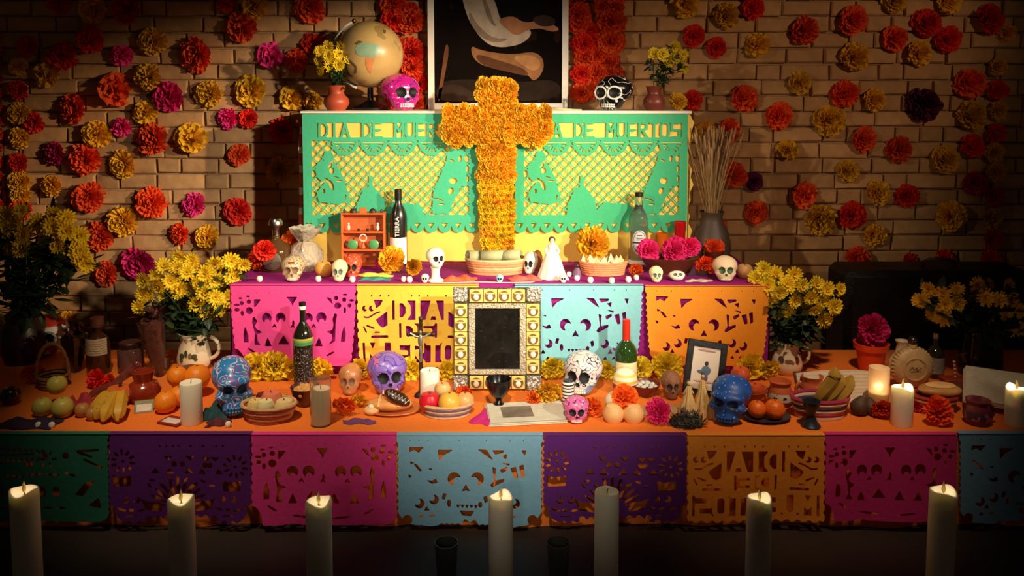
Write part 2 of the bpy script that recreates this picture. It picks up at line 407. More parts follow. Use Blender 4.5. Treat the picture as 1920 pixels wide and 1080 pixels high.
# ------------------------------------------------------------------ cut paper banners
def des_twoskulls(g):
    g.add(g.rect(80, 25, 1570, 930, 110)); g.add(g.rect(80, 25, 1570, 500, 0))
    for k in range(9):
        g.cut(g.circ(66, 120 + k * 95, 26), g.circ(1584, 120 + k * 95, 26))
    g.cut(g.circ(75, 930, 120, 200), g.circ(1240, 960, 90, 40), g.circ(500, 975, 150, 60))
    for x, y, r_ in ((500, 390, 58), (668, 390, 62), (1000, 390, 58), (1160, 385, 62)):
        g.cut(np.minimum(g.circ(x, y, r_), -g.circ(x + 5, y + 45, r_ * .55)))
    for x, y in ((590, 480), (1070, 478), (815, 480)): g.cut(g.poly([(x, y - 32), (x + 38, y + 28), (x, y + 8), (x - 38, y + 28)]))
    g.cut(g.poly([(745, 150), (875, 150), (825, 225), (815, 260), (805, 225)]), g.poly([(355, 178), (440, 178), (375, 260), (355, 265)]), g.poly([(1210, 150), (1275, 165), (1300, 240), (1270, 215)]))
    for x, y, a, b_ in ((210, 220, 24, 24), (295, 205, 28, 26), (295, 305, 42, 40), (150, 240, 36, 14), (150, 295, 34, 18), (210, 335, 20, 30), (195, 165, 26, 10), (285, 145, 24, 10),
                        (1335, 165, 26, 26), (1430, 182, 26, 26), (1355, 248, 42, 36), (1495, 245, 24, 24), (1520, 190, 34, 14), (1440, 300, 16, 36), (1440, 125, 30, 12)):
        g.cut(g.circ(x, y, a, b_))
    g.cut(g.poly([(232, 480), (262, 580), (260, 665), (200, 665), (205, 570)]), g.poly([(1440, 470), (1468, 570), (1462, 655), (1410, 655), (1416, 560)]))
    g.cut(g.poly([(330, 385), (350, 375), (385, 425), (350, 480), (375, 520), (440, 550), (375, 572), (370, 640), (405, 700), (330, 695), (345, 560), (320, 440)]))
    g.cut(g.poly([(1320, 335), (1350, 345), (1335, 450), (1340, 650), (1260, 690), (1300, 630), (1295, 570), (1220, 540), (1300, 520), (1310, 460), (1295, 400)]))
    for x, y, w_ in ((500, 665, 48), (700, 640, 75), (930, 660, 55), (1140, 660, 50)): g.cut(g.poly([(x, y - 60), (x + w_, y + 45), (x - w_, y + 45)]))
    g.cut(g.poly([(820, 400), (840, 440), (825, 490), (805, 440)]), g.circ(600, 845, 115, 12, .12), g.circ(1010, 850, 110, 11, -.12), g.circ(290, 760, 60, 12, .55), g.circ(1290, 790, 60, 12, -.45))
    for k in range(7): g.cut(g.circ(390 + k * 150, 105, 7))
def des_words(g):
    g.add(g.rect(50, 30, 1595, 1015, 60)); g.add(g.rect(50, 30, 1595, 500))
    for k in range(13): g.cut(g.circ(100 + k * 121, 1030, 40)) if k % 1 == 0 else None
    for k in range(8): g.cut(g.circ(32, 110 + k * 112, 34), g.circ(1613, 110 + k * 112, 34))
    for x in (240, 350, 455, 745, 840, 950, 1180, 1290, 1400): g.cut(g.circ(x, 150, 11))
    for mx in (0, 1):
        q = (lambda x: x) if not mx else (lambda x: 1645 - x)
        g.cut(g.poly([(q(265), 195), (q(385), 195), (q(350), 260), (q(295), 300)]), g.poly([(q(435), 330), (q(435), 500), (q(370), 530), (q(325), 500), (q(285), 435)]))
        for x in (150, 235): g.cut(np.minimum(g.circ(q(x), 300, 34), -g.circ(q(x + 22), 292, 22)))
        for k in range(7):
            a = q(140 + k * 28); b_ = q(168 + k * 28); fy = lambda t: 400 - 60 * (t / 7) ** 2 + 10 * math.sin(t * .9)
            g.cut(g.seg(a, fy(k), b_, fy(k + 1), 20))
        g.cut(g.seg(q(130), 520, q(160), 580, 20), g.seg(q(175), 505, q(255), 535, 22), g.seg(q(270), 583, q(330), 583, 16), g.seg(q(235), 638, q(425), 632, 32))
    g.word('DIA', 560, 205, 1090, 435, 62, .4); g.word('DE', 640, 475, 1010, 645, 58, .5); g.word('MUERTOS', 165, 705, 1480, 935, 58, .42)
def des_threeskulls(g):
    g.add(g.rect(0, 0, 980, 600, 150)); g.add(g.rect(0, 0, 980, 330)); g.add(g.circ(230, 470, 165, 140), g.circ(760, 470, 165, 140))
    for k in range(10): g.cut(g.circ(-12, 60 + k * 46, 26), g.circ(992, 60 + k * 46, 26))
    g.cut(g.poly([(425, 610), (455, 560), (490, 585), (525, 560), (555, 610)]), g.circ(70, 560, 34), g.circ(910, 560, 34))
    for x in (300, 335, 372, 408, 575, 610, 645): g.cut(g.circ(x, 612, 20))
    for x in (90, 150, 210, 420, 600, 760, 850): g.cut(g.circ(x, 32, 5))
    g.cut(g.poly([(85, 72), (190, 72), (165, 92), (150, 112), (120, 92), (85, 108)]), g.poly([(275, 92), (385, 92), (320, 125), (285, 165)]), g.poly([(540, 88), (605, 92), (650, 165), (610, 140)]))
    for x in (385, 540): g.cut(np.minimum(g.circ(x, 288, 44), -g.circ(x + (22 if x < 450 else -22), 305, 30)))
    g.cut(g.poly([(463, 325), (492, 375), (463, 368), (434, 375)]))
    for cx, ex in ((200, 1), (745, -1)):
        for d in (-48, 48): g.cut(np.minimum(g.circ(cx + d, 440 - d * .25 * ex, 33), -g.circ(cx + d - 14, 428 - d * .25 * ex, 21)))
        g.cut(g.poly([(cx, 468), (cx + 20, 502), (cx - 20, 502)]))
        g.cut(g.poly([(cx - 60, 545), (cx - 35, 520), (cx - 20, 548)]), g.poly([(cx + 10, 548), (cx + 35, 522), (cx + 60, 540)]))
    for x in (410, 440, 470, 500, 530): g.cut(g.poly([(x - 14, 465), (x + 14, 465), (x, 492)]))
    g.cut(g.poly([(420, 505), (520, 505), (500, 540), (440, 540)]))
    g.cut(g.poly([(310, 385), (335, 390), (322, 430), (300, 425)]), g.poly([(580, 410), (605, 400), (612, 440), (590, 452)]), g.circ(350, 455, 14, 26), g.circ(560, 462, 14, 20))
    # curling ornaments on both sides
    for a in (((640, 205), (665, 215), (660, 300), (720, 285), (720, 305), (640, 345), (625, 330), (652, 300)), ((690, 225), (740, 205), (745, 225), (705, 250)), ((760, 215), (800, 205), (815, 280), (790, 285)), ((640, 95), (720, 95), (715, 112), (660, 125)), ((700, 130), (740, 120), (735, 160)), ((690, 175), (760, 185), (755, 200)),
              ((835, 95), (870, 95), (860, 140)), ((820, 200), (850, 190), (858, 270), (836, 280)), ((110, 180), (140, 190), (175, 235), (150, 232)), ((200, 215), (240, 215), (235, 230)), ((190, 290), (235, 300), (262, 285), (275, 315), (235, 320)), ((75, 250), (105, 265), (85, 280)), ((90, 165), (120, 175), (95, 190))):
        g.cut(g.poly(a))
def des_floral(g):
    g.add(g.rect(0, 0, 1060, 560, 40)); g.add(g.rect(60, 300, 1000, 660, 160)); g.add(g.circ(190, 590, 150, 110), g.circ(870, 600, 150, 110))
    for k in range(14): g.cut(g.circ(-8, 40 + k * 46, 18), g.circ(1068, 40 + k * 46, 18))
    for x in range(14): g.cut(g.circ(80 + x * 70, 662 + 40 * (abs(x - 6.5) > 4), 24))
    for x in (380, 430, 480, 520, 610, 700, 800, 850): g.cut(g.circ(x, 88, 9))
    for cx, cy in ((105, 205), (940, 250)):
        for k in range(10): a = k * PI / 5 + .2; g.cut(g.circ(cx + 72 * math.cos(a), cy + 72 * math.sin(a), 24, 11, a))
        g.cut(g.circ(cx, cy, 12))
    for x, y in ((105, 360), (915, 405)): g.cut(g.poly([(x - 75, y - 48), (x - 30, y - 30), (x + 65, y - 42), (x + 62, y + 38), (x - 68, y + 45)]))
    for a in range(-5, 6):
        t = a * .27; g.cut(g.circ(510 + 165 * math.sin(t), 580 - 165 * math.cos(t), 14, 66, t))
    for sx in (-1, 1): g.cut(g.poly([(510 + sx * 275, 500), (510 + sx * 120, 575), (510 + sx * 125, 610), (510 + sx * 240, 590)]))
    for x, y in ((440, 180), (600, 180), (725, 190), (790, 190)): g.cut(g.poly([(x - 36, y - 14), (x + 36, y - 14), (x, y + 22)]))
    for x, y in ((485, 228), (545, 228), (715, 240), (750, 240)): g.cut(g.circ(x, y, 20, 22))
    for x, y in ((450, 285), (590, 285), (345, 280), (690, 290), (815, 290)): g.cut(g.poly([(x - 34, y + 20), (x + 34, y + 20), (x, y - 26)]))
    for x, y, t in ((455, 350, .7), (510, 340, 1.57), (570, 355, 2.4), (320, 355, 0), (700, 370, .4), (760, 405, 0), (300, 395, 1), (640, 395, 2), (390, 400, 1)): g.cut(g.circ(x, y, 24, 10, t))
    for cx in (165, 880):
        for d in (-42, 42): g.cut(np.minimum(g.circ(cx + d, 510, 27), -g.circ(cx + d - 13, 500, 17)))
        g.cut(g.circ(cx - 70, 585, 36, 11, .3), g.circ(cx + 75, 590, 36, 11, -.3), g.circ(cx, 590, 20, 14), g.circ(cx, 640, 48, 7))
def des_leaf(g):
    g.add(g.rect(0, 0, 1060, 640, 90)); g.add(g.rect(0, 0, 1060, 300))
    for k in range(13): g.cut(g.circ(1068, 40 + k * 46, 18), g.circ(-8, 40 + k * 46, 18))
    for k in range(8):
        g.cut(g.circ(265 + k * 45, 95 + 4 * k, 24, 9, .7), g.circ(265 + k * 45, 195 - 3 * k, 24, 9, -.8))
    g.cut(g.seg(230, 150, 500, 140, 12), g.circ(470, 215, 26), g.circ(590, 155, 20), g.circ(740, 150, 26, 24))
    for k in range(6): a = k * PI / 3; g.cut(g.circ(600 + 56 * math.cos(a), 175 + 50 * math.sin(a), 22, 8, a))
    for x0, y0, x1, y1 in ((830, 120, 980, 110), (880, 180, 1000, 240), (840, 130, 930, 160), (300, 300, 420, 310), (460, 295, 560, 285), (600, 290, 680, 295), (740, 280, 800, 300)): g.cut(g.seg(x0, y0, x1, y1, 18))
    g.cut(g.poly([(880, 350), (960, 330), (860, 450), (800, 440)]), g.poly([(980, 460), (1000, 540), (900, 520)]))
    for x in (250, 330, 420, 560, 660): g.cut(g.circ(x, 420, 26, 40), g.circ(x + 30, 540, 44, 9))
def des_green(g):
    g.add(g.rect(35, 35, 1510, 975, 0))
    for k in range(13): g.add(g.circ(80 + k * 115.5, 978, 56, 62))
    for k in range(13): g.cut(g.poly([(52 + k * 115.5, 958), (108 + k * 115.5, 958), (80 + k * 115.5, 1005)]))
    g.word('DIA DE MUERTOS', 180, 124, 1440, 244, 19, .36)
    main = g.rect(110, 270, 1445, 890); g.cut(main)
    sp = 84
    lat = np.maximum(5 - np.abs(((g.x + g.y) % sp) - sp / 2) / 1.414, 5 - np.abs(((g.x - g.y) % sp) - sp / 2) / 1.414)
    g.add(np.minimum(lat, main + 4))
    fans = []
    for k in range(5):
        cx = 395 + k * 245; fan = np.minimum(g.circ(cx, 285, 112, 108), g.y - 262)
        g.add(fan)
        for a in range(-3, 4):
            t = a * .42; g.cut(g.poly([(cx + 34 * math.sin(t), 292 + 34 * math.cos(t)), (cx + 82 * math.sin(t - .11), 288 + 82 * math.cos(t - .11)), (cx + 82 * math.sin(t + .11), 288 + 82 * math.cos(t + .11))]))
        g.cut(g.seg(cx - 92, 286, cx + 92, 286, 9))
    g.add(g.circ(252, 402, 42, 46), g.circ(205, 520, 62, 85), g.poly([(290, 440), (345, 510), (385, 600), (435, 775), (330, 800), (165, 780), (150, 700), (200, 640), (235, 600), (260, 520)]))
    g.add(g.poly([(1265, 370), (1390, 345), (1420, 480), (1425, 650), (1370, 650), (1330, 740), (1265, 880), (1130, 880), (1140, 700), (1200, 560), (1250, 450)]))
    g.add(g.poly([(480, 885), (490, 800), (545, 680), (590, 655), (598, 560), (618, 560), (626, 655), (670, 690), (720, 770), (735, 850), (800, 780), (880, 790), (1010, 800), (1060, 870), (1060, 895), (480, 895)]))
    for x, y, a, b_, t in ((268, 480, 10, 26, .9), (280, 520, 22, 26, 0), (240, 600, 26, 12, .8), (275, 640, 18, 46, -.4), (345, 605, 34, 6, 0), (320, 575, 26, 6, .3), (210, 690, 12, 20, 0), (395, 740, 8, 22, 0), (1300, 435, 26, 9, .4), (1370, 420, 16, 26, 0), (1310, 605, 34, 26, 0), (1185, 760, 46, 8, .3), (1210, 800, 30, 8, 0), (1290, 690, 22, 30, .5)): g.cut(g.circ(x, y, a, b_, t))
DES = {'two': (des_twoskulls, (80, 25, 1570, 930)), 'words': (des_words, (50, 30, 1595, 1020)), 'three': (des_threeskulls, (0, 0, 980, 625)), 'floral': (des_floral, (0, 0, 1060, 720)), 'leaf': (des_leaf, (0, 0, 1060, 640)), 'green': (des_green, (35, 35, 1510, 1042))}
def banner(label, des, col, x0, x1, y0, y1, Y, seed, n=150, mirror=False, amp=.004, off=.009, taper=0):
    fn, bx = DES[des]; g = Fld(*bx, n); fn(g); V, Fc = g.tris()
    P = at((x0 + x1) / 2, y0, Y); s = dep(Y, P.z) / F; W = (x1 - x0) * s; H = (y1 - y0) * s * 1.02
    r = random.Random(seed); a1, a2, a3 = (r.uniform(0, 6.28) for _ in range(3)); q = []
    for x, y in V:
        u = (x - bx[0]) / (bx[2] - bx[0]); v = (y - bx[1]) / (bx[3] - bx[1])
        if mirror: u = 1 - u
        dy = -off * (.35 + .9 * v) - amp * v * (1 + math.sin(u * 9 + a1) * .8 + math.sin(u * 4.3 + v * 3 + a2)) - amp * 1.2 * v * abs(2 * u - 1) ** 3
        q.append(((u - .5) * W * (1 - taper * v * v), dy, -v * H))
    # a folded strip over the step's edge holds it
    t = thing('paper_banner', label, 'paper banner', (P.x, Y - .004, P.z), group='cut paper banners')
    m = M('tissue_' + col[1:], col, .75, sc=60, var=.06, bump=.12, thin=.12)
    obj('cut_sheet', (q, Fc), m, t, smooth=0)
    obj('folded_edge', box(0, .008, .0035, W, .026, .0012), m, t, smooth=0)
    return t
ys = YA - .006
banner('dark green cut paper banner with leaf sprays at the far left of the low step', 'leaf', '#1f6a54', -62, 205, 814, 976, ys, 1)
banner('dark purple floral cut paper banner between the dark green and pink ones', 'floral', '#5b1672', 205, 472, 814, 984, ys, 2)
banner('bright pink cut paper banner with two skulls between purple and pale blue ones', 'two', '#e83a94', 472, 743, 815, 982, ys, 3)
banner('pale blue cut paper banner with three skulls, below the newspaper', 'three', '#7fb2cf', 744, 1018, 816, 990, ys, 4)
banner('dark purple floral cut paper banner between pale blue and orange ones', 'floral', '#5b1672', 1018, 1288, 816, 984, ys, 5)
banner('orange cut paper banner with mirrored lettering on the low step', 'words', '#f5952a', 1288, 1546, 816, 978, ys, 6, n=210, mirror=True)
banner('deep pink cut paper banner with two skulls, right of the mirrored lettering', 'two', '#d42c80', 1546, 1793, 815, 976, ys, 7)
banner('grey blue cut paper banner at the far right of the low step', 'three', '#6f9bc0', 1796, 2066, 813, 985, ys, 8)
yb = YB - .004
banner('hot pink cut paper banner with two skulls behind the green banded bottle', 'two', '#f24a9e', 433, 668, 535, 684, yb, 9, taper=.09)
banner('yellow cut paper banner lettered DIA DE MUERTOS behind the crucifix', 'words', '#fdc440', 669, 898, 535, 690, yb, 10, n=210, taper=.04)
banner('sky blue cut paper banner with three skulls right of the ornate frame', 'three', '#86c9d2', 965, 1206, 535, 692, yb, 11, taper=.10)
banner('orange cut paper banner with three skulls at the right of the middle step', 'three', '#ff9a1c', 1209, 1443, 537, 690, yb, 12, taper=.10)
yc = YC - .002
banner('green cut paper banner with lattice and lettering, left of the marigold cross', 'green', '#44be8e', 567, 894, 210, 434, yc, 13, n=330, amp=.002, off=.005)
banner('green cut paper banner with lattice and lettering, right of the marigold cross', 'green', '#3cb37c', 966, 1290, 210, 434, yc, 14, n=330, amp=.002, off=.005)

# ================================================================== flowers
def pom(seed, rings=5, npet=13, wid=.30, ruff=.09, maxth=1.75, flat=.62, cols=5, lmin=.75, curl=.12):
    """crumpled tissue flower facing -Y, radius 1, back at y=0"""
    r = random.Random(seed); V = []; Fc = []
    for k in range(rings):
        th0 = (k + .6) / rings * maxth; n = max(3, int(npet * math.sin(min(th0, 1.5)) + 2)); off = r.uniform(0, 6)
        for j in range(n):
            ph = off + 2 * PI * (j + r.uniform(-.3, .3)) / n; th = th0 + r.uniform(-.12, .12)
            d = Vector((math.sin(th) * math.cos(ph), -math.cos(th) * flat - .12, math.sin(th) * math.sin(ph)))
            e_ = Vector((-math.sin(ph), 0, math.cos(ph))); nr = d.cross(e_).normalized(); L = r.uniform(lmin, 1.02); W = wid * r.uniform(.75, 1.25)
            o = len(V); z0 = r.uniform(0, 6)
            for t in (.12, .6, 1):
                for c in range(cols):
                    s = -1 + 2 * c / (cols - 1)
                    p = d * (L * t * (1 - .10 * s * s * t)) + e_ * (s * W * (.25 + .75 * t)) + nr * (ruff * t * math.sin(c * 2.6 + z0) + r.uniform(-.03, .03) * t + curl * t * t)
                    p.y = min(p.y, -.01); V.append(tuple(p))
            for a in range(2):
                for c in range(cols - 1): q = o + a * cols + c; Fc.append((q, q + 1, q + cols + 1, q + cols))
    return V, Fc
POM = [pom(1), pom(2, 5, 15, .24, .11), pom(3, 4, 9, .42, .12), pom(4, 6, 17, .20, .08, flat=.7), pom(5, 4, 8, .5, .15, flat=.55, lmin=.6), pom(6, 5, 13, .3, .13)]
PUFF = [pom(20 + k, 4, 11, .34, .12, 1.5, .55, lmin=.8) for k in range(3)]
def daisy(seed, n=17, rings=3):
    r = random.Random(seed); V = []; Fc = []
    for k in range(rings):
        th0 = (.35, .85, 1.35)[k]; m = (8, 13, n)[k]
        for j in range(m):
            ph = 2 * PI * (j + .5 * k) / m + r.uniform(-.1, .1); th = th0 + r.uniform(-.1, .1); L = (.6, .85, 1)[k] * r.uniform(.9, 1.05)
            d = Vector((math.sin(th) * math.cos(ph), -math.cos(th) * .8, math.sin(th) * math.sin(ph))); e_ = Vector((-math.sin(ph), 0, math.cos(ph))); o = len(V)
            for t, w_ in ((.1, .05), (.55, .13), (.9, .10)):
                V.append(tuple(d * L * t - e_ * w_)); V.append(tuple(d * L * t + Vector((0, .04, 0)))); V.append(tuple(d * L * t + e_ * w_))
            V.append(tuple(d * L))
            for a in (0, 3): Fc += [(o + a, o + a + 1, o + a + 4, o + a + 3), (o + a + 1, o + a + 2, o + a + 5, o + a + 4)]
            Fc += [(o + 6, o + 7, o + 9), (o + 7, o + 8, o + 9)]
    return V, Fc
DAISY = [daisy(1), daisy(2, 15), daisy(3, 19)]
FC = {'o': '#ff5a1e', 'r': '#f03018', 'y': '#fbbc24', 'm': '#d0186c', 'p': '#f0338c', 'd': '#6a1048', 'g': '#ffb81e', 'c': '#ffd01a', 'l': '#ffd426', 'h': '#ff2a80', 'e': '#ff6a10'}
CN = {'o': 'orange red', 'r': 'red', 'y': 'yellow', 'm': 'magenta', 'p': 'pink', 'd': 'dark purple'}
FM = {}
def fmesh(kind, i, c):
    k = (kind, i, c)
    if k not in FM:
        src = {'pom': POM, 'puff': PUFF, 'daisy': DAISY}[kind][i]
        FM[k] = mesh('paper_flower', src, M('petal_' + c, FC[c], .75, sc=4, var=.14, bump=.1, thin=.18, rnd=.12), 0)
    return FM[k]
WF = '''110 5 45 o,178 20 60 y,240 15 60 r,425 8 35 r,478 12 55 y,456 54 64 o,372 102 72 o,288 78 58 y,172 75 54 r,120 105 58 r,228 102 44 p,90 138 54 y,55 88 46 r,281 143 56 y,219 168 64 o,318 183 62 m,394 176 54 y,472 170 64 y,143 204 64 o,66 228 44 r,273 210 48 y,230 237 40 p,183 252 56 y,290 260 66 o,360 262 62 y,107 287 50 m,162 298 62 o,234 307 58 y,430 222 42 p,466 222 38 r,100 348 44 y,168 370 60 o,286 380 60 o,367 384 46 p,233 415 60 y,188 442 60 o,340 438 44 o,389 443 48 y,202 512 52 o,263 493 68 m,152 482 42 y,450 290 44 o,525 318 54 y,447 395 56 r,530 245 54 r,510 104 52 p,558 112 48 o,589 82 46 r,582 15 62 o,548 182 48 y,590 190 42 y,
1282 8 56 y,1300 68 46 r,1343 90 42 r,1360 30 50 y,1410 15 46 r,1418 85 50 y,1505 57 56 o,1597 38 60 o,1600 108 56 y,1676 72 52 o,1720 100 54 y,1735 45 58 r,1775 74 54 r,1850 35 62 r,1886 62 36 y,1675 3 50 y,1775 3 50 y,1497 156 46 y,1582 176 54 o,1637 188 46 y,1392 183 56 o,1296 188 44 r,1458 218 56 o,1553 225 62 y,1730 195 66 d,1815 155 60 o,1818 218 58 y,1320 246 42 y,1366 243 50 o,1475 281 42 y,1617 262 52 o,1685 280 52 o,1587 321 46 y,1507 366 52 o,1643 362 52 y,1699 367 48 r,1535 410 64 y,1595 403 54 r,1780 405 58 y,1637 440 46 y,1605 485 50 o,1705 492 36 r,1770 300 56 y,1820 275 48 r,1827 343 46 m,1375 330 52 o,1412 341 38 d,1418 398 48 o,1768 482 36 r,1340 425 44 o'''
fl_ = []
for t in WF.replace('\n', '').split(','):
    a = t.split(); fl_.append((float(a[0]), float(a[1]), float(a[2]), a[3]))
def zone(f):
    v = 'top' if f[1] < 140 else ('upper middle' if f[1] < 280 else 'lower middle')
    if f[0] < 960: h = 'left wall, near the corner' if f[0] < 250 else 'left wall, beside the altar'
    else: h = 'right wall, beside the altar' if f[0] < 1560 else 'right wall, near the corner'
    return v, h
ORD = ['leftmost', 'second from left', 'third from left', 'fourth from left', 'fifth from left', 'sixth from left', 'seventh from left', 'eighth from left']
for i, (px, py, dm, c) in enumerate(fl_):
    v, h = zone(fl_[i]); same = sorted(j for j in range(len(fl_)) if fl_[j][3] == c and zone(fl_[j]) == (v, h)); same.sort(key=lambda j: fl_[j][0])
    w_ = '' if len(same) == 1 else ', %s there' % ORD[same.index(i)]
    label = '%s paper flower, %s of %s%s' % (CN[c], v, h.replace('left wall, near the corner', 'far left wall').replace('left wall, beside the altar', 'left wall by altar').replace('right wall, near the corner', 'far right wall').replace('right wall, beside the altar', 'right wall by altar'), w_)
    Y = YW - .014; P = at(px, py, Y); s = dep(Y, P.z) / F; k = RND.choice((0, 0, 1, 2, 3, 4, 5))
    o = obj('paper_flower', fmesh('pom', k, c), loc=P, rot=(RND.uniform(-.25, .25), RND.uniform(0, 6.28), RND.uniform(-.3, .3)), sc=dm * s * .53)
    tag(o, label, 'flower', 'paper flowers on the brick wall')

def strand(label, pts, Y, kinds, cat='garland', string='#5a3a20'):
    a = at(pts[0][0], pts[0][1], Y); t = thing('flower_garland', label, cat, a)
    q = []
    for i, p in enumerate(pts):
        P = at(p[0], p[1], Y); s = dep(Y, P.z) / F; q.append(P - a)
        obj('flower', fmesh('pom', RND.choice((0, 1, 3, 5)), p[3]), parent=t, loc=P - a + Vector((0, -.004 * (i % 3), 0)), rot=(0, RND.uniform(0, 6), RND.uniform(-.2, .2)), sc=p[2] * s * .54)
    q.sort(key=lambda v: -v.z)
    obj('string', tube([(0, .004, v.z) for v in q] if len(q) > 1 else [(0, 0, .01), (0, 0, -.01)], .002, 5), M('twine', string, .9), t)
r = random.Random(5)
def dense(x0, x1, y0, y1, d, cs, sx=None):
    out = []; y = y0
    while y < y1:
        n = max(1, int(round((x1 - x0) / (d * .72)))); k = 0
        for k in range(n): out.append((x0 + (k + .5) * (x1 - x0) / n + r.uniform(-10, 10), y + r.uniform(-12, 12), d * r.uniform(.75, 1.25), r.choice(cs)))
        y += d * .62
    return out
strand('thick red paper flower garland hanging left of the painting', dense(722, 796, -40, 190, 46, 'rooor'), YW - .02, 0)
strand('thick red paper flower garland hanging right of the painting', dense(1072, 1164, -40, 192, 48, 'rooro'), YW - .02, 0)
strand('yellow and red flower strand near the left edge of the brick wall', [(36, 125, 36, 'y'), (38, 168, 40, 'r'), (40, 212, 42, 'y'), (41, 258, 42, 'y'), (38, 304, 38, 'r'), (41, 340, 42, 'y'), (41, 366, 38, 'y'), (42, 392, 40, 'o')], YW - .02, 0)
strand('orange flower strand cut off by the left picture edge', [(-4, y, 24, 'o') for y in range(70, 400, 26)], YW - .02, 0)
strand('yellow and red flower strand near the right edge of the brick wall', [(1868, 125, 36, 'y'), (1868, 170, 40, 'r'), (1868, 208, 36, 'y'), (1864, 250, 40, 'r'), (1862, 285, 40, 'y'), (1864, 322, 40, 'y'), (1862, 368, 38, 'r'), (1856, 408, 42, 'y'), (1858, 448, 40, 'r'), (1856, 486, 38, 'r')], YW - .02, 0)

# ------------------------------------------------------------------ marigold cross
Yx = YC - .055; s = dep(Yx, 1.2) / F
base = at(932, 474, Yx); cx_ = thing('marigold_cross', 'tall orange marigold cross standing before the green banners', 'cross', (base.x, Yx, ZB))
def cw(px, py): return Vector(((px - 932) * s, 0, at(px, py, Yx).z - ZB))
m_stick = M('cross_board', '#6b4a22', .8)
zt = cw(932, 150).z; za = cw(932, 232).z
obj('board', join(box(0, .022, zt / 2, 60 * s, .018, zt), box(0, .022, za, 180 * s, .018, 55 * s)), m_stick, cx_, smooth=0)
pts = []
for k in range(25):
    py = 468 - k * 12.6; half = 27.5 if py > 200 else 30
    n = 5 if k % 2 else 4
    for j in range(n): pts.append((932 + (j - (n - 1) / 2) * half * 2 / (n - .4), py))
for sx in (-1, 1):
    for a in range(5):
        for b in range(6): pts.append((932 + sx * (42 + a * 12), 207 + b * 10.4 + (a % 2) * 5))
    for b in range(4): pts.append((932 + sx * 92, 216 + b * 11))
for b in range(6): pts.append((908 + b * 9.5, 156 + abs(b - 2.5) * 2))
for (px, py) in pts:
    low = py > 330
    c = 'c' if (low and RND.random() < .75) else ('g' if RND.random() < .8 else 'y')
    d = RND.uniform(22, 29) if not low else RND.uniform(18, 23)
    P = cw(px + RND.uniform(-2, 2), py + RND.uniform(-2, 2))
    rr = abs(px - 932) / 31 if py > 275 else .4
    obj('marigold', fmesh('puff', RND.randrange(3), c), parent=cx_, loc=P + Vector((0, .012 + .016 * min(1, rr) ** 2, 0)), rot=(RND.uniform(-.3, .3), RND.uniform(0, 6), RND.uniform(-.3, .3)), sc=d * s * .62)

# ------------------------------------------------------------------ bouquets
m_leaf = M('dark_leaf', '#1e3316', .55, sc=40, var=.3, bump=.2)
m_stem = M('green_stem', '#3c5a22', .6)
def leafmesh(r, p, d, L, W):
    d = d.normalized(); e_ = d.cross(Vector((0, 0, 1))); e_ = e_.normalized() if e_.length > .1 else Vector((1, 0, 0)); n = d.cross(e_)
    P = [p, p + d * L * .35 + e_ * W, p + d * L * .7 + e_ * W * .8, p + d * L, p + d * L * .7 - e_ * W * .8, p + d * L * .35 - e_ * W, p + d * L * .4 - n * W * .35, p + d * L * .72 - n * W * .2]
    return [tuple(v) for v in P], [(0, 1, 6), (1, 2, 7, 6), (2, 3, 7), (3, 4, 7), (4, 5, 6, 7), (5, 0, 6)]
def bouquet(label, mouth, Y, blobs, size, col, seed, leaves=60, depth=.10, lw=1.0, group='yellow chrysanthemum bouquets', extra=(), low=None):
    """mouth: pixel of the vase opening; blobs: ellipses (px, py, rx, ry) to fill with blossoms"""
    r = random.Random(seed); O = at(mouth[0], mouth[1], Y); t = thing('flower_bouquet', label, 'bouquet', O, group=group); pts = []
    s = dep(Y, O.z) / F
    for (bx_, by_, rx, ry) in blobs:
        tries = 0
        while tries < 120:
            tries += 1; a = r.uniform(0, 6.28); q = math.sqrt(r.random()); x = bx_ + rx * q * math.cos(a); y = by_ + ry * q * math.sin(a)
            if all((x - u) ** 2 + (y - v) ** 2 > (size * .62) ** 2 for u, v, _ in pts): pts.append((x, y, q))
    pts += [(x, y, 1) for x, y in extra]
    st = []; lv = []
    for (x, y, q) in pts:
        yy = Y - depth * (1 - q * .9) + r.uniform(-.02, .02); P = at(x, y, yy) - O
        obj('blossom', fmesh('daisy', r.randrange(3), col), parent=t, loc=P, rot=(r.uniform(-.5, .2), r.uniform(0, 6), (x - mouth[0]) * .004 + r.uniform(-.3, .3)), sc=size * s * .54 * r.uniform(.85, 1.12))
        st.append(tube([(r.uniform(-.006, .006), r.uniform(-.006, .006), -.05), tuple(P * .5 + Vector((0, .02, .02))), tuple(P + Vector((0, .008, -.002)))], .0022, 4, False))
    c = Vector((0, 0, 0))
    for x, y, q in pts: c += at(x, y, Y) - O
    c /= max(1, len(pts))
    for k in range(leaves):
        a = r.random(); P = (at(*r.choice(pts)[:2], Y) - O) * a * .96 + Vector((r.uniform(-.03, .03), r.uniform(-.03, .05), r.uniform(-.01, .02)))
        lv.append(leafmesh(r, P, Vector((r.uniform(-1, 1), r.uniform(-1, .4), r.uniform(-.6, .7))), r.uniform(.035, .07) * lw, r.uniform(.008, .016) * lw))
    tag(obj('stems', join(*st), m_stem, t), None, None, kind='stuff'); tag(obj('foliage', join(*lv), m_leaf, t, smooth=0), None, None, kind='stuff')
    return t

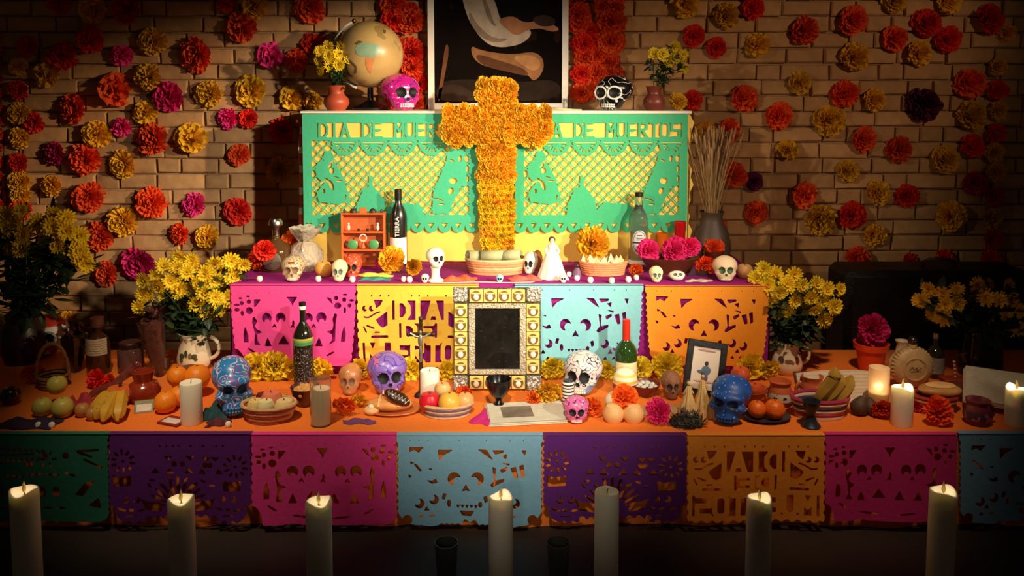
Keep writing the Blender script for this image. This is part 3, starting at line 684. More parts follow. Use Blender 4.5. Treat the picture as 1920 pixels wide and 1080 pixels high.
# ================================================================== pottery, bottles, fruit, skulls
def vessel(name, label, cat, px, py, z, prof, mat, n=32, rz=0, group=None, part='body', back=True):
    """prof in px: (radius, height)"""
    rm = max(p[0] for p in prof); loc, s = put(px, py, z, rm if back else 0)
    t = thing(name, label, cat, loc, rz, group); b = obj(part, lathe([(a * s, h * s) for a, h in prof], n), mat, t)
    return t, s, b
def bottle(label, px, py, z, h, wd, neck, mats, lab=None, cap=.08, shoulder=.55, cat='bottle', capw=1.15, group=None):
    """mats: glass, label, cap; lab: (low, high) as fraction of the height; neck = neck radius / body radius"""
    R_ = wd / 2; rn = R_ * neck
    prof = [(0, 0), (R_ * .92, 0), (R_, h * .025), (R_, h * shoulder), (R_ * .93, h * (shoulder + .06)), (R_ * .6 + rn * .3, h * (shoulder + .13)), (rn * 1.05, h * (shoulder + .2)), (rn, h * (shoulder + .25)), (rn, h * (1 - cap)), (0, h * (1 - cap))]
    t, s, b = vessel('glass_bottle', label, cat, px, py, z, prof, mats[0], group=group)
    c = h * cap; rc = rn * capw
    obj('cap', lathe([(0, h - c), (rc, h - c), (rc, h * .995), (rc * .85, h), (0, h)], 20) if 0 else xf(lathe([(0, h - c), (rc, h - c), (rc, h * .995), (rc * .85, h), (0, h)], 20), sc=s), mats[2], t)
    if lab:
        V = []; a0 = 1.25; k = 16
        for i in range(k + 1):
            a = -PI / 2 - a0 + 2 * a0 * i / k
            for hh in lab: V.append(((R_ * 1.012) * s * math.cos(a), (R_ * 1.012) * s * math.sin(a), hh * h * s))
        obj('label', (V, [(2 * i, 2 * i + 2, 2 * i + 3, 2 * i + 1) for i in range(k)]), mats[1], t)
    return t, s
def fruit(name, label, cat, px, py, z, d, mat, kind='apple', loc=None, s=None, group=None, tilt=0):
    if loc is None: loc, s = put(px, py, z, d / 2)
    R_ = d / 2 * s
    t = thing(name, label, cat, loc, group=group, rot=(tilt, tilt * .6, RND.uniform(0, 3)))
    if kind == 'apple': pr = [(0, .10), (.25, .02), (.5, .0), (.82, .28), (1, .85), (.97, 1.2), (.75, 1.62), (.45, 1.74), (.18, 1.66), (0, 1.52)]
    elif kind == 'pear': pr = [(0, .05), (.5, 0), (.9, .4), (1, .9), (.8, 1.4), (.5, 1.8), (.3, 2.1), (0, 2.2)]
    else: pr = [(0, .03), (.35, 0), (.72, .2), (.97, .65), (1, .95), (.88, 1.4), (.6, 1.72), (.25, 1.84), (0, 1.8)]
    obj('flesh', lathe([(a * R_, h * R_) for a, h in pr], 24), mat, t)
    top = pr[-1][1] * R_
    obj('stem', tube([(0, 0, top - .1 * R_), (.05 * R_, 0, top + .12 * R_), (.15 * R_, 0, top + .28 * R_)] if kind != 'orange' else [(0, 0, top - .05 * R_), (0, 0, top + .05 * R_)], .05 * R_ if kind != 'orange' else .1 * R_, 6), M('fruit_stem', '#4c3a1c', .8), t)
    return t
def banana(pts, r0, name, parent, mat):
    n = len(pts); rs = [r0 * (.35 if i == 0 else (.5 if i == n - 1 else 1)) for i in range(n)]
    P = []; Rr = []
    for k in range(13):
        u = k / 12 * (n - 1); i = min(n - 2, int(u)); f_ = u - i
        P.append(Vector(pts[i]).lerp(Vector(pts[i + 1]), f_)); x = k / 12; Rr.append(r0 * (.3 + .7 * min(1, 4.5 * x)) * (1 if x < .8 else max(.22, 1 - (x - .8) * 4)))
    for _ in range(2): P = [P[0]] + [(P[i - 1] + P[i] * 2 + P[i + 1]) / 4 for i in range(1, 12)] + [P[-1]]
    b = obj(name, tube(P, Rr, 6), mat, parent, smooth=30)
    return b

def skull_shape(kind):
    """real: long face with cheekbones and jaw; sugar: round moulded skull.  Height 1, front -Y, base z=0"""
    nt, nph = 46, 64
    th = PI * (np.linspace(0, 1, nt + 1)[1:-1]) ** 1.25; ph = np.linspace(0, 2 * PI, nph, endpoint=False)
    T, Pp = np.meshgrid(th, ph, indexing='ij'); d = np.stack([np.sin(T) * np.cos(Pp), -np.cos(T), np.sin(T) * np.sin(Pp)], -1)
    d = np.concatenate([np.array([[0, -1, 0.]]), d.reshape(-1, 3), np.array([[0, 1., 0]])])
    if kind == 'real':
        c0 = np.array([0, -.05, .46]); ey = [(-.145, -.50, .50), (.145, -.50, .50)]; er = .125; ns = (0, -.52, .33); nr_ = .062
        parts = [('e', (0, .10, .66), (.355, .44, .34)), ('e', (0, -.20, .42), (.27, .25, .27)), ('e', (0, -.27, .17), (.225, .205, .18)), ('e', (-.23, -.26, .38), (.10, .13, .09)), ('e', (.23, -.26, .38), (.10, .13, .09)), ('e', (0, -.30, .62), (.28, .16, .12))]
    else:
        c0 = np.array([0, -.02, .48]); ey = [(-.19, -.56, .50), (.19, -.56, .50)]; er = .172; ns = (0, -.56, .30); nr_ = .09
        parts = [('e', (0, .06, .60), (.49, .52, .40)), ('e', (0, -.16, .34), (.36, .32, .30)), ('e', (0, -.20, .14), (.27, .25, .15)), ('e', (-.28, -.20, .34), (.12, .15, .10)), ('e', (.28, -.20, .34), (.12, .15, .10))]
    def sdf(p):
        f = None
        for _, c, rr in parts:
            q = (p - np.array(c)) / np.array(rr); k = np.linalg.norm(q, axis=-1); g = (k - 1) * min(rr)
            if f is None: f = g
            else:
                h = np.clip(.5 + .5 * (f - g) / .07, 0, 1); f = f * (1 - h) + g * h - .07 * h * (1 - h)
        f = np.maximum(f, .0 - p[..., 2] + .0)
        for e_ in ey: f = np.maximum(f, er - np.linalg.norm((p - np.array(e_)) * np.array([1, .8, 1.05]), axis=-1))
        q = p - np.array(ns); f = np.maximum(f, nr_ - np.linalg.norm(q * np.array([1.2, .8, .9 + 0 * q[..., 2].mean()]), axis=-1))
        return f
    lo = np.zeros(len(d)); done = np.zeros(len(d), bool)
    for t in np.arange(.01, 1.1, .012):
        v = sdf(c0 + d * t); new = (v > 0) & ~done; lo[new] = t - .012; done |= new
    a = lo.copy(); b = lo + .012
    for _ in range(8):
        m_ = (a + b) / 2; v = sdf(c0 + d * m_[:, None]); ins = v < 0; a = np.where(ins, m_, a); b = np.where(ins, b, m_)
    P = c0 + d * a[:, None]
    Fc = []
    for j in range(nph): Fc.append((0, 1 + j, 1 + (j + 1) % nph))
    for i in range(nt - 2):
        for j in range(nph):
            k = (j + 1) % nph; Fc.append((1 + i * nph + j, 1 + (i + 1) * nph + j, 1 + (i + 1) * nph + k, 1 + i * nph + k))
    e_ = len(P) - 1
    for j in range(nph): Fc.append((1 + (nt - 2) * nph + (j + 1) % nph, 1 + (nt - 2) * nph + j, e_))
    groups = {'cranium': [], 'eye_l': [], 'eye_r': [], 'nose': []}
    for f in Fc:
        c = P[list(f)].mean(0); g = 'cranium'
        for nm, q, rr, sc_ in (('eye_l', ey[0], er, (1, .8, 1.05)), ('eye_r', ey[1], er, (1, .8, 1.05)), ('nose', ns, nr_, (1.2, .8, .9))):
            if np.linalg.norm((c - np.array(q)) * np.array(sc_)) < rr * 1.06: g = nm
        groups[g].append(f)
    out = {}
    for k, fs in groups.items():
        ids = sorted({i for f in fs for i in f}); mp = {a_: n_ for n_, a_ in enumerate(ids)}
        out[k] = ([tuple(P[i]) for i in ids], [tuple(mp[i] for i in f) for f in fs])
    tz = .165 if kind == 'real' else .15; R_ = .185 if kind == 'real' else .235; yc_ = -.30 if kind == 'real' else -.205; nt_ = 7
    teeth = []
    for row in (0, 1):
        for k in range(nt_):
            a_ = -PI / 2 + (k - (nt_ - 1) / 2) * (.25 if kind == 'real' else .22); teeth.append(xf(box(0, 0, 0, R_ * .22, .05, .052, .012), ((R_ + .018) * math.cos(a_), yc_ + (R_ + .012) * math.sin(a_), tz + (row - .5) * .058), (0, 0, a_ + PI / 2)))
    out['teeth'] = join(*teeth)
    return out
SK = {k: skull_shape(k) for k in ('real', 'sugar')}
def skull(label, px, py, z, wd, h, kind, mat, socket, teeth=None, rz=0, tilt=0, group=None, loc=None, s=None, cat='skull'):
    if loc is None: loc, s = put(px, py, z, wd * .5)
    wx = wd * s / (.73 if kind == 'real' else .99); hz = h * s / (1.0 if kind == 'real' else .99)
    t = thing('skull', label, cat, loc, rz, group, rot=(tilt, 0, rz)); A = (wx, (wx + hz) / 2 * .95, hz)
    g = SK[kind]
    c = obj('cranium', xf(g['cranium'], sc=A), mat, t, smooth=60)
    for e_ in ('eye_l', 'eye_r'): obj('eye_socket', xf(g[e_], sc=A), socket, t, smooth=60)
    obj('nose_cavity', xf(g['nose'], sc=A), socket, t, smooth=60)
    obj('teeth', xf(g['teeth'], sc=A), teeth or mat, t)
    return t, s, A
def basket(label, px, py, z, wd, h, mats, flare=.8, rows=5, cat='basket', name='wicker_basket'):
    loc, s = put(px, py, z, wd / 2 * .8); t = thing(name, label, cat, loc); R_ = wd / 2 * s; H = h * s
    rs = H / rows * .62
    obj('base', lathe([(0, .002), (R_ * flare, .002), (R_ * flare, .008), (0, .008)], 36), mats[0], t)
    for k in range(rows):
        u = k / (rows - 1); rr = R_ * (flare + (1 - flare) * u) - rs; zz_ = rs * 1.02 + u * (H - 2 * rs)
        n = 48; V, Fc = [], []
        for j in range(n):
            a = 2 * PI * j / n; w_ = 1 + .16 * math.sin(a * 24 + (k % 2) * PI)
            for q in range(6): b = 2 * PI * q / 6; V.append(((rr + rs * w_ * math.cos(b)) * math.cos(a), (rr + rs * w_ * math.cos(b)) * math.sin(a), zz_ + rs * w_ * math.sin(b)))
        for j in range(n):
            for q in range(6): Fc.append((j * 6 + q, ((j + 1) % n) * 6 + q, ((j + 1) % n) * 6 + (q + 1) % 6, j * 6 + (q + 1) % 6))
        obj('coil', (V, Fc), mats[k % len(mats)], t)
    return t, s, loc, H
def pillar(label, px, py, z, wd, h, lit=False, top=None, wax=None, power=1.1, group='white pillar candles', loc=None, s=None):
    if loc is None: loc, s = put(px, py, z, wd / 2)
    R_ = wd / 2 * s; H = h * s; t = thing('pillar_candle', label, 'candle', loc, group=group); r = random.Random(int(px))
    a0 = r.uniform(0, 6)
    dip = .016 if lit else .006
    prof = [(0, 0), (R_ * .97, 0), (R_, .004), (R_, H * .5), (R_, H - .006), (R_ * .96, H - .001), (R_ * .86, H), (R_ * .74, H - dip * .5), (R_ * .5, H - dip), (0, H - dip)]
    V, Fc = lathe(prof, 28)
    V = [(x, y, q + (.005 * math.sin(math.atan2(y, x) * 2 + a0) + .003 * math.sin(math.atan2(y, x) * 3 + a0 * 2) if q > H - .012 and math.hypot(x, y) > R_ * .6 and lit else 0)) for x, y, q in V]
    obj('wax', (V, Fc), wax or M('candle_wax', '#fff0dc', .45, sc=20, var=.03, bump=.05, sss=.35), t)
    obj('wick', tube([(0, 0, H - dip - .002), (.001, 0, H - dip + .008), (.003, 0, H - dip + .014)], .0014, 5), M('burnt_wick', '#1b1410', .9), t)
    if lit:
        obj('flame', lathe([(0, H - dip + .006), (.004, H - dip + .010), (.0062, H - dip + .018), (.0045, H - dip + .030), (.0018, H - dip + .041), (0, H - dip + .047)], 12), M('flame', '#ffd58a', emit=14), t)
        l = D.lights.new('candle_glow', 'POINT'); l.energy = power; l.color = (1, .76, .46); l.shadow_soft_size = .008
        lo = D.objects.new('candle_glow', l); COL.objects.link(lo); lo.parent = t; lo.location = (0, 0, H - dip + .026)
    return t, s

# ================================================================== top of the altar box
TERRA = M('terracotta', '#a8472a', .45, sc=18, var=.18)
DCLAY = M('dark_clay', '#2d1e18', .4, sc=18, var=.2)
BLK = M('black_glaze', '#0c0a0a', .25, sc=20, var=.1, bump=.03)
WHITE = M('white_ceramic', '#ece4d4', .4, sc=12, var=.05, bump=.03)
GOLDY = M('brass', '#b98a3a', .35, metal=1)
SOCK = M('black_paint', '#080607', .7)
ORW = M('orange_paint', '#d5692c', .55, sc=14)
PAPER = M('printed_paper', '#d9cfba', .7, sc=30, pat=[('wave', '#b3a896', 34, .9, 'Y', 1)])
DARKGLASS = M('dark_bottle_glass', '#120d0b', .12, coat=.5, bump=0)
CLEAR = M('clear_glass', '#e8efe6', .04, trans=.95, var=0, bump=0)
vp = [(0, 0), (15, 0), (19, 5), (24, 13), (23, 22), (15, 30), (14, 34), (18, 46), (19, 47), (17, 46), (13, 34), (0, 32)]
t, s, _ = vessel('flower_vase', 'terracotta vase left of the globe', 'vase', 631, 208, ZC, vp, TERRA)
bouquet('yellow chrysanthemums in the terracotta vase left of the globe', (631, 158), t.location.y, [(615, 98, 32, 22), (640, 112, 20, 14), (610, 124, 22, 10), (622, 132, 8, 5)], 25, 'l', 4, 90, .06)
t, s, _ = vessel('flower_vase', 'dark terracotta vase right of the black skull', 'vase', 1226, 208, ZC, [(a * .85, h * .98) for a, h in vp], M('terracotta_dark', '#6d2c1e', .4))
bouquet('yellow chrysanthemums in the dark vase at the right of the top tier', (1228, 160), t.location.y, [(1258, 102, 30, 16), (1275, 118, 14, 14), (1240, 100, 18, 8)], 25, 'l', 6, 80, .06)
for i, (x, y, d, lb) in enumerate(((1270, 192, 40, 'loose yellow flower lying at the right end of the top tier'),)):
    P = at(x, y, YC + .10); tag(obj('paper_flower', fmesh('pom', 3, 'y'), loc=P + Vector((0, 0, 0)), rot=(-.5, 0, .2), sc=d * s * .5), lb, 'flower')

gl, s = put(695, 208, ZC, 63); Rg = 62 * s
t = thing('globe', 'old tan desk globe with a white arm on the top tier', 'globe', gl); cz = (208 - 104) * s
ob = obj('globe_ball', ell(Rg, Rg, Rg, (0, 0, cz), 40, 26), M('aged_map', '#c6a365', .35, sc=9, var=.25, bump=.02, pat=[('noise', '#a98a52', 14, .62)], coat=.3), t)
def patch(polys, col, nm):
    g = Fld(-62, -62, 62, 62, 100)
    for p in polys: g.add(g.poly(p))
    V, Fc = g.tris(); q = []
    for x, y in V:
        x *= s; z_ = -y * s; rr = Rg * 1.006; q.append((x, -math.sqrt(max(1e-6, rr * rr - x * x - z_ * z_)), cz + z_))
    obj(nm, (q, Fc), col, ob, smooth=60)
patch([[(-16, -8), (-10, -17), (10, -18), (28, -14), (26, -4), (20, 8), (14, 10), (4, 8), (-6, 6), (-14, 2)]], M('map_green', '#8fae8c', .35), 'map_patch')
patch([[(4, 8), (20, 8), (14, 24), (10, 38), (6, 34), (2, 20)]], M('map_orange', '#d68a52', .35), 'map_patch')
patch([[(-18, -16), (-10, -22), (-2, -20), (-10, -14)]], M('map_ink', '#6d5a36', .4), 'map_line')
patch([[(30, -44), (36, -42), (34, -34)]], M('map_ink', '#6d5a36', .4), 'map_line')
patch([[(-38, 20), (-26, 12), (-14, 24), (-16, 36), (-22, 38), (-18, 26), (-26, 17), (-34, 24), (-30, 38), (-22, 42), (-30, 43), (-38, 36)]], M('map_ink', '#6d5a36', .4), 'map_line')
arc = [(-(Rg + .012) * math.cos(a) * 1.0, -.02, cz + (Rg + .012) * math.sin(a)) for a in np.linspace(-1.2, 1.15, 24)]
obj('meridian_arm', tube(arc, [.0075] * 24, 8), M('arm_white', '#e9e1cf', .4), t)
obj('pivot_cap', ell(.012, .012, .012, arc[-1], 10, 8), GOLDY, t)
obj('stand', lathe([(0, 0), (Rg * .55, 0), (Rg * .56, .012), (Rg * .3, .03), (.016, .05), (.014, cz - Rg), (0, cz - Rg)], 28), BLK, t)
skull('glossy magenta painted skull beside the globe', 752, 208, ZC, 74, 68, 'sugar', M('magenta_glaze', '#d01a80', .25, sc=20, coat=.6, pat=[('curl', '#5a2a86', 16, .82, 46), ('dots', '#f0a0c8', 60, .14)]), SOCK, M('tooth_white', '#eee6da', .4), rz=.55)
_, _, A0 = skull('glossy black skull with white line drawing on the top tier', 1150, 208, ZC, 72, 66, 'sugar', M('black_skull_glaze', '#0d0b0c', .2, sc=20, coat=.6, pat=[('curl', '#d8d2c8', 14, .93, 46)]), SOCK, M('tooth_white', '#eee6da'), rz=-.5)
bsk = [o for o in D.objects if o.get('label', '').startswith('glossy black skull')][0]
for sx in (-1, 1): obj('eye_ring', tube([(sx * .19 * A0[0] + .17 * A0[0] * math.cos(a), -A0[1] * (.50 - .10 * max(0, sx * math.cos(a)) ) , A0[2] * (.5 + .17 * math.sin(a))) for a in np.linspace(0, 2 * PI, 20)], .0045, 6), M('tooth_white', '#eee6da'), bsk)
# painting
Yp = YW - .075; p0 = at(803, 199, Yp); p1 = at(1067, -190, Yp); sp_ = dep(Yp, 1.8) / F
t = thing('framed_painting', 'white framed dark painting of a seated man on the top tier', 'painting', ((p0.x + p1.x) / 2, Yp, ZC))
W_ = p1.x - p0.x; zb_ = p0.z - ZC; H_ = p1.z - p0.z; fw = 12 * sp_
obj('canvas', box(0, .008, H_ / 2, W_ - fw, .012, H_ - fw), M('dark_oil_paint', '#120b08', .9, sc=5, var=.5, bump=.08, spec=.05, pat=[('noise', '#24150c', 7, .64)]), t, smooth=0)
mfr = M('white_frame', '#efe5d6', .5, var=.04)
for sx in (-1, 1): obj('frame_side', box(sx * (W_ / 2 - fw / 2), 0, H_ / 2, fw, .024, H_, .002), mfr, t)
for z_ in (fw / 2, H_ - fw / 2): obj('frame_rail', box(0, -.001, z_, W_, .024, fw, .002), mfr, t)
def paint(nm, polys, col, k=0):
    g = Fld(800, -190, 1070, 200, 150)
    for p in polys:
        for _ in range(2): p = [((a[0] * k1 + b[0] * k2) / 4, (a[1] * k1 + b[1] * k2) / 4) for a, b in zip(p, p[1:] + p[:1]) for k1, k2 in ((3, 1), (1, 3))]
        g.add(g.poly(p))
    V, Fc = g.tris(); zoff = at(935, 199, Yp).z
    obj(nm, ([((x - 935) * sp_, -.0005 - k * .0006, (at(x, y, Yp).z - zoff)) for x, y in V], Fc), M(col[0], col[1], .8, sc=14, var=.35, bump=.15, spec=.1), t, smooth=0)
paint('painted_ground', [[(818, 184), (818, 150), (870, 140), (960, 150), (1050, 140), (1056, 184)]], ('paint_umber', '#241810'))
paint('painted_coat', [[(895, -60), (1010, -70), (1030, 0), (1000, 60), (940, 40), (930, -10)]], ('paint_black', '#0e0b0b'), 1)
paint('painted_trousers', [[(884, 78), (900, 88), (960, 97), (1000, 90), (1018, 100), (1022, 120), (1012, 140), (1000, 146), (992, 134), (960, 128), (905, 118), (886, 100)]], ('paint_trousers', '#8a5c38'), 1)
paint('painted_sleeve', [[(862, -40), (900, -50), (930, -6), (938, 30), (958, 44), (990, 44), (1000, 58), (978, 78), (934, 84), (908, 72), (884, 40), (872, 8)]], ('paint_sleeve', '#b39d86'), 2)
paint('painted_hands', [[(935, 34), (944, 26), (966, 24), (978, 34), (996, 36), (1010, 30), (1040, 40), (1052, 50), (1036, 54), (1012, 46), (990, 50), (970, 62), (955, 52)]], ('paint_skin', '#a26a48'), 3)
paint('painted_fold', [[(880, 10), (896, 40), (924, 66), (960, 66), (930, 76), (900, 62), (882, 36)]], ('paint_fold', '#85705c'), 3)
paint('painted_fold', [[(900, -30), (918, 6), (926, 34), (934, 44), (922, 40), (910, 12)]], ('paint_fold', '#85705c'), 3)
paint('painted_knee', [[(960, 100), (990, 95), (1012, 104), (1016, 120), (1000, 128), (980, 116)]], ('paint_knee', '#a8754a'), 2)
paint('painted_shade', [[(888, 92), (940, 108), (985, 122), (995, 138), (960, 130), (905, 118)]], ('paint_shade', '#553420'), 2)
paint('painted_bowl', [[(1000, 26), (1022, 20), (1044, 30), (1040, 42), (1016, 44), (1002, 36)]], ('paint_bowl', '#3a2a22'), 4)
paint('painted_rock', [[(818, 184), (820, 160), (850, 150), (880, 160), (905, 184)]], ('paint_rock', '#33231a'), 1)
paint('painted_staff', [[(836, 78), (842, 76), (842, 100), (836, 128), (826, 184), (820, 184), (830, 120)]], ('paint_staff', '#6a4028'), 1)
for i, (x0, x1, y0, c, lb) in enumerate(((1022, 1090, 206, '#cbb68c', 'folded tan paper lying below the painting'), (972, 1000, 206, '#7c1f4a', 'small dark purple booklet below the painting'))):
    P, s = put((x0 + x1) / 2, 208, ZC, 14); t2 = thing('folded_paper', lb, 'paper', P)
    obj('sheet', box(0, 0, .004, (x1 - x0) * s, .06, .008, .002), M('pap' + c, c, .7, sc=40, var=.3), t2); obj('sheet', xf(box(0, 0, .009, (x1 - x0) * s * .8, .05, .006, .002), (.004, .004, 0), (.05, .08, .2)), M('pap' + c, c), t2)

# ================================================================== middle step
def ball_flower(label, px, py, z, d, c, k=0, face=-.5, yoff=0, name='paper_flower', cat='flower'):
    """a tissue flower resting on the surface z, its lower edge near row py"""
    loc, s = put(px, py, z, d * .42); R_ = d * s * .5
    return tag(obj(name, fmesh('pom', k, c), loc=loc + Vector((0, yoff, R_ * .86)), rot=(face, RND.uniform(0, 6), RND.uniform(-.3, .3)), sc=R_ * 1.06), label, cat, 'paper flowers on the altar')
# left group
ball_flower('orange red flower at the left end of the middle step', 490, 512, ZB, 50, 'o', 3)
P = at(497, 468, YB + .2); tag(obj('paper_flower', fmesh('pom', 2, 'r'), loc=P, rot=(-.2, 1, 0), sc=.055), 'dark red flower behind the decanter on the middle step', 'flower', 'paper flowers on the altar')
P = at(552, 452, YC - .09); tag(obj('paper_flower', fmesh('pom', 4, 'e'), loc=P, rot=(-.2, 2, 0), sc=.066), 'orange flower behind the cellophane bundle by the yellow box', 'flower', 'paper flowers on the altar')
t, s, _ = vessel('glass_decanter', 'squat amber decanter with a silver stopper at the left of the middle step', 'decanter', 519, 512, ZB, [(0, 0), (26, 0), (29, 4), (29, 38), (25, 46), (10, 56), (7, 60), (7, 66), (0, 66)], M('amber_glass', '#7c5630', .1, trans=.6, bump=0))
obj('stopper', xf(lathe([(0, 64), (7, 64), (6, 74), (8, 80), (13, 85), (13, 92), (9, 97), (0, 98)], 20), sc=s), M('silver', '#b9b2a8', .25, metal=1), t)
obj('medallion', xf(lathe([(0, 0), (17, 0), (17, 3), (14, 4), (0, 4)], 24), (0, -.066, 22 * s), (PI / 2, 0, 0), s), M('pewter', '#8f8876', .4, metal=.7), t)
# cellophane bundle with a gilt skull in front
t, s, _ = vessel('cellophane_bundle', 'crinkled cellophane wrapped bundle behind the gilt skull', 'wrapped bundle', 574, 511, ZB, [(0, 0), (26, 0), (32, 12), (30, 30), (24, 44), (9, 54), (24, 70), (30, 78), (0, 56)], M('cellophane', '#d8ccb8', .15, sc=60, var=.3, bump=1, trans=.3, coat=.8, alpha=.75), 26)
me = t.children[0].data
for v in me.vertices: v.co += Vector((RND.uniform(-1, 1), RND.uniform(-1, 1), RND.uniform(-.6, .6))) * .009
obj('tie', lathe([(.02, .128), (.026, .132), (.02, .136)], 20), M('gold_tie', '#caa244', .4, metal=.8), t)
skull('gilt and white sugar skull with a red brow before the cellophane bundle', 550, 531, ZB, 44, 46, 'sugar', M('gilt_sugar', '#cdb690', .35, sc=30, metal=.1, pat=[('curl', '#7a5430', 34, .85, 40)]), M('socket_brown', '#7a5a40', .6), WHITE, rz=.1)
tag(obj('chili_strip', box(0, 0, 0, .028, .008, .006, .002), M('red_brow', '#8a1c14', .5), loc=(0, 0, 0)), None, None)
sk = [o for o in D.objects if o.get('label', '').startswith('gilt and white')][0]; ch = D.objects['chili_strip']; ch.name = 'brow_band'; ch.parent = sk; ch.location = (0, -.042, .088); ch.rotation_euler = (-.4, 0, 0)
# bowl of nuts
def bowl_of(label, px, py, z, wd, h, mat, items, lab_items, kind='nut', group=None, n=14, seed=1, imat=None, isz=7):
    R_ = wd / 2; t, s, _ = vessel('clay_bowl', label, 'bowl', px, py, z, [(0, 0), (R_ * .45, 0), (R_ * .5, h * .12), (R_ * .85, h * .6), (R_, h), (R_ * .95, h * 1.0), (R_ * .8, h * .62), (R_ * .4, h * .25), (0, h * .22)], mat)
    r = random.Random(seed)
    for k in range(n):
        a = k * 2.4; q = math.sqrt((k + .5) / n) * R_ * .72 * s
        p = t.location + Vector((q * math.cos(a), q * math.sin(a), (h * (.72 + .35 * (1 - q / (R_ * .72 * s)))) * s))
        i = obj(items, ell(isz * s * r.uniform(.8, 1.2), isz * s * .75, isz * s * .7, (0, 0, 0), 10, 7) if kind == 'nut' else xf(box(0, 0, 0, isz * 2 * s, isz * s, isz * .5 * s, .002), rot=(r.uniform(-.6, .6), r.uniform(-.8, .8), 0)), imat, loc=p, rot=(r.uniform(-.4, .4), r.uniform(-.4, .4), r.uniform(0, 3)))
        tag(i, lab_items, 'food', group)
    return t, s
NUT = M('nut_shell', '#d7a05c', .7, sc=40, var=.3, bump=.4)
t, s = bowl_of('shallow brown bowl of nuts against the yellow box', 622, 490, ZB, 60, 16, M('wood_bowl', '#7a4424', .5), 'peanut', 'pale nut heaped in the shallow brown bowl by the yellow box', group='nuts in the brown bowl', imat=NUT, isz=8)
# small fruit-like sugar shapes
fruit('peach', 'yellow peach left of the cream sugar skull on the middle step', 'fruit', 607, 522, ZB, 32, M('peach_skin', '#f0aa4a', .5, sc=10, var=.2), 'apple')
CREAM = M('cream_sugar', '#f2dfa8', .6, sc=30, var=.1)
skull('cream yellow sugar skull with a dark painted brow between peach and red figure', 637, 530, ZB, 30, 40, 'sugar', CREAM, M('socket_cream', '#5a6a62', .6), WHITE)
skull('small red devil skull figure before the wooden cabinet', 662, 524, ZB, 34, 44, 'sugar', M('red_figure', '#e0482a', .4, sc=30, pat=[('dots', '#f4d0a8', 90, .2)]), SOCK, M('pink_teeth', '#e85a8a', .5))
# wooden miniature cabinet
Pc, s = put(683, 501, ZB, 14); t = thing('miniature_cabinet', 'little orange wooden cabinet of tiny figures before the green banner', 'cabinet', Pc)
Wc = 82 * s; Hc = 108 * s; dc = 22 * s
obj('back_panel', box(0, dc * .45, Hc * .46, Wc, .004, Hc * .92), M('cabinet_back', '#c9622e', .6), t, smooth=0)
for sx in (-1, 1): obj('side_panel', box(sx * (Wc / 2 - .005), 0, Hc * .46, .009, dc, Hc * .92, .002), ORW, t)
shz = [.0, .27, .58, .90]
for k, f_ in enumerate(shz): obj('shelf', box(0, 0, Hc * f_ + .005, Wc, dc * 1.05, .008, .002), ORW, t)
obj('crown', box(0, -dc * .2, Hc * .96, Wc * .16, .01, Hc * .12, .002), ORW, t)
mdk = M('figure_dark', '#3a221a', .5, sc=60, var=.4); mgr = M('figure_green', '#4f9a5a', .4); mwh = M('figure_white', '#e4d6c6', .5)
for sx in (-1, 1):
    obj('arch', join(lathe([(0, 0), (.016, 0), (.017, .01), (.012, .02), (0, .026)], 12), ([], [])), mdk, t, loc=(sx * Wc * .22, -dc * .2, Hc * .92))
    obj('finial', ell(.007, .007, .01, (0, 0, 0), 8, 6), mdk, t, loc=(sx * Wc * .42, -dc * .2, Hc * .96))
    pl = obj('plate', xf(lathe([(0, .003), (.016, .003), (.023, 0), (.024, .002), (.016, .007), (0, .007)], 20), (0, 0, 0), (PI / 2, 0, 0)), mgr, t, loc=(sx * Wc * .24, -dc * .25, Hc * .38))
    obj('figurine', join(ell(.008, .008, .014, (0, 0, .014), 10, 8), ell(.006, .006, .006, (0, 0, .032), 8, 6)), mwh, t, loc=(sx * Wc * .33, -dc * .25, Hc * .58 + .012))
    obj('figurine', join(ell(.007, .007, .012, (0, 0, .012), 10, 8), ell(.005, .005, .005, (0, 0, .027), 8, 6)), mdk, t, loc=(sx * Wc * .40, -dc * .2, Hc * .29 + .012))
    obj('figurine', join(ell(.010, .008, .018, (0, 0, .018), 10, 8), ell(.007, .006, .006, (0, 0, .040), 8, 6)), mdk, t, loc=(sx * Wc * .34, -dc * .25, .012))
    obj('cup', lathe([(0, 0), (.006, 0), (.007, .01), (.006, .011), (0, .008)], 10), mdk, t, loc=(sx * Wc * .10, -dc * .3, Hc * .58 + .010))
obj('ring', tube([(.016 * math.cos(a), 0, .016 * math.sin(a)) for a in np.linspace(0, 2 * PI, 20)], .003, 6), mwh, t, loc=(0, -dc * .35, Hc * .50))
obj('figurine', join(lathe([(0, 0), (.011, 0), (.005, .02), (0, .022)], 10), ell(.006, .006, .007, (0, 0, .026), 8, 6)), ORW, t, loc=(0, -dc * .3, Hc * .29 + .01))
# black tequila bottle with a white label
t, s = bottle('matte black bottle with white label right of the little cabinet', 748, 501, ZB, 144, 32, .36, (M('black_matte_glass', '#17120f', .3, bump=0, coat=.3), M('label_white', '#f4efe2', .6, var=.03), M('black_cap', '#0a0808', .4)), (.03, .38), .14, .62)
text('lettering', 'TIERRA', 11.5 * s, M('label_white', '#f4efe2'), t, (0, 0, 142 * .53 * s), bend=16.3 * s, turn=PI / 2)
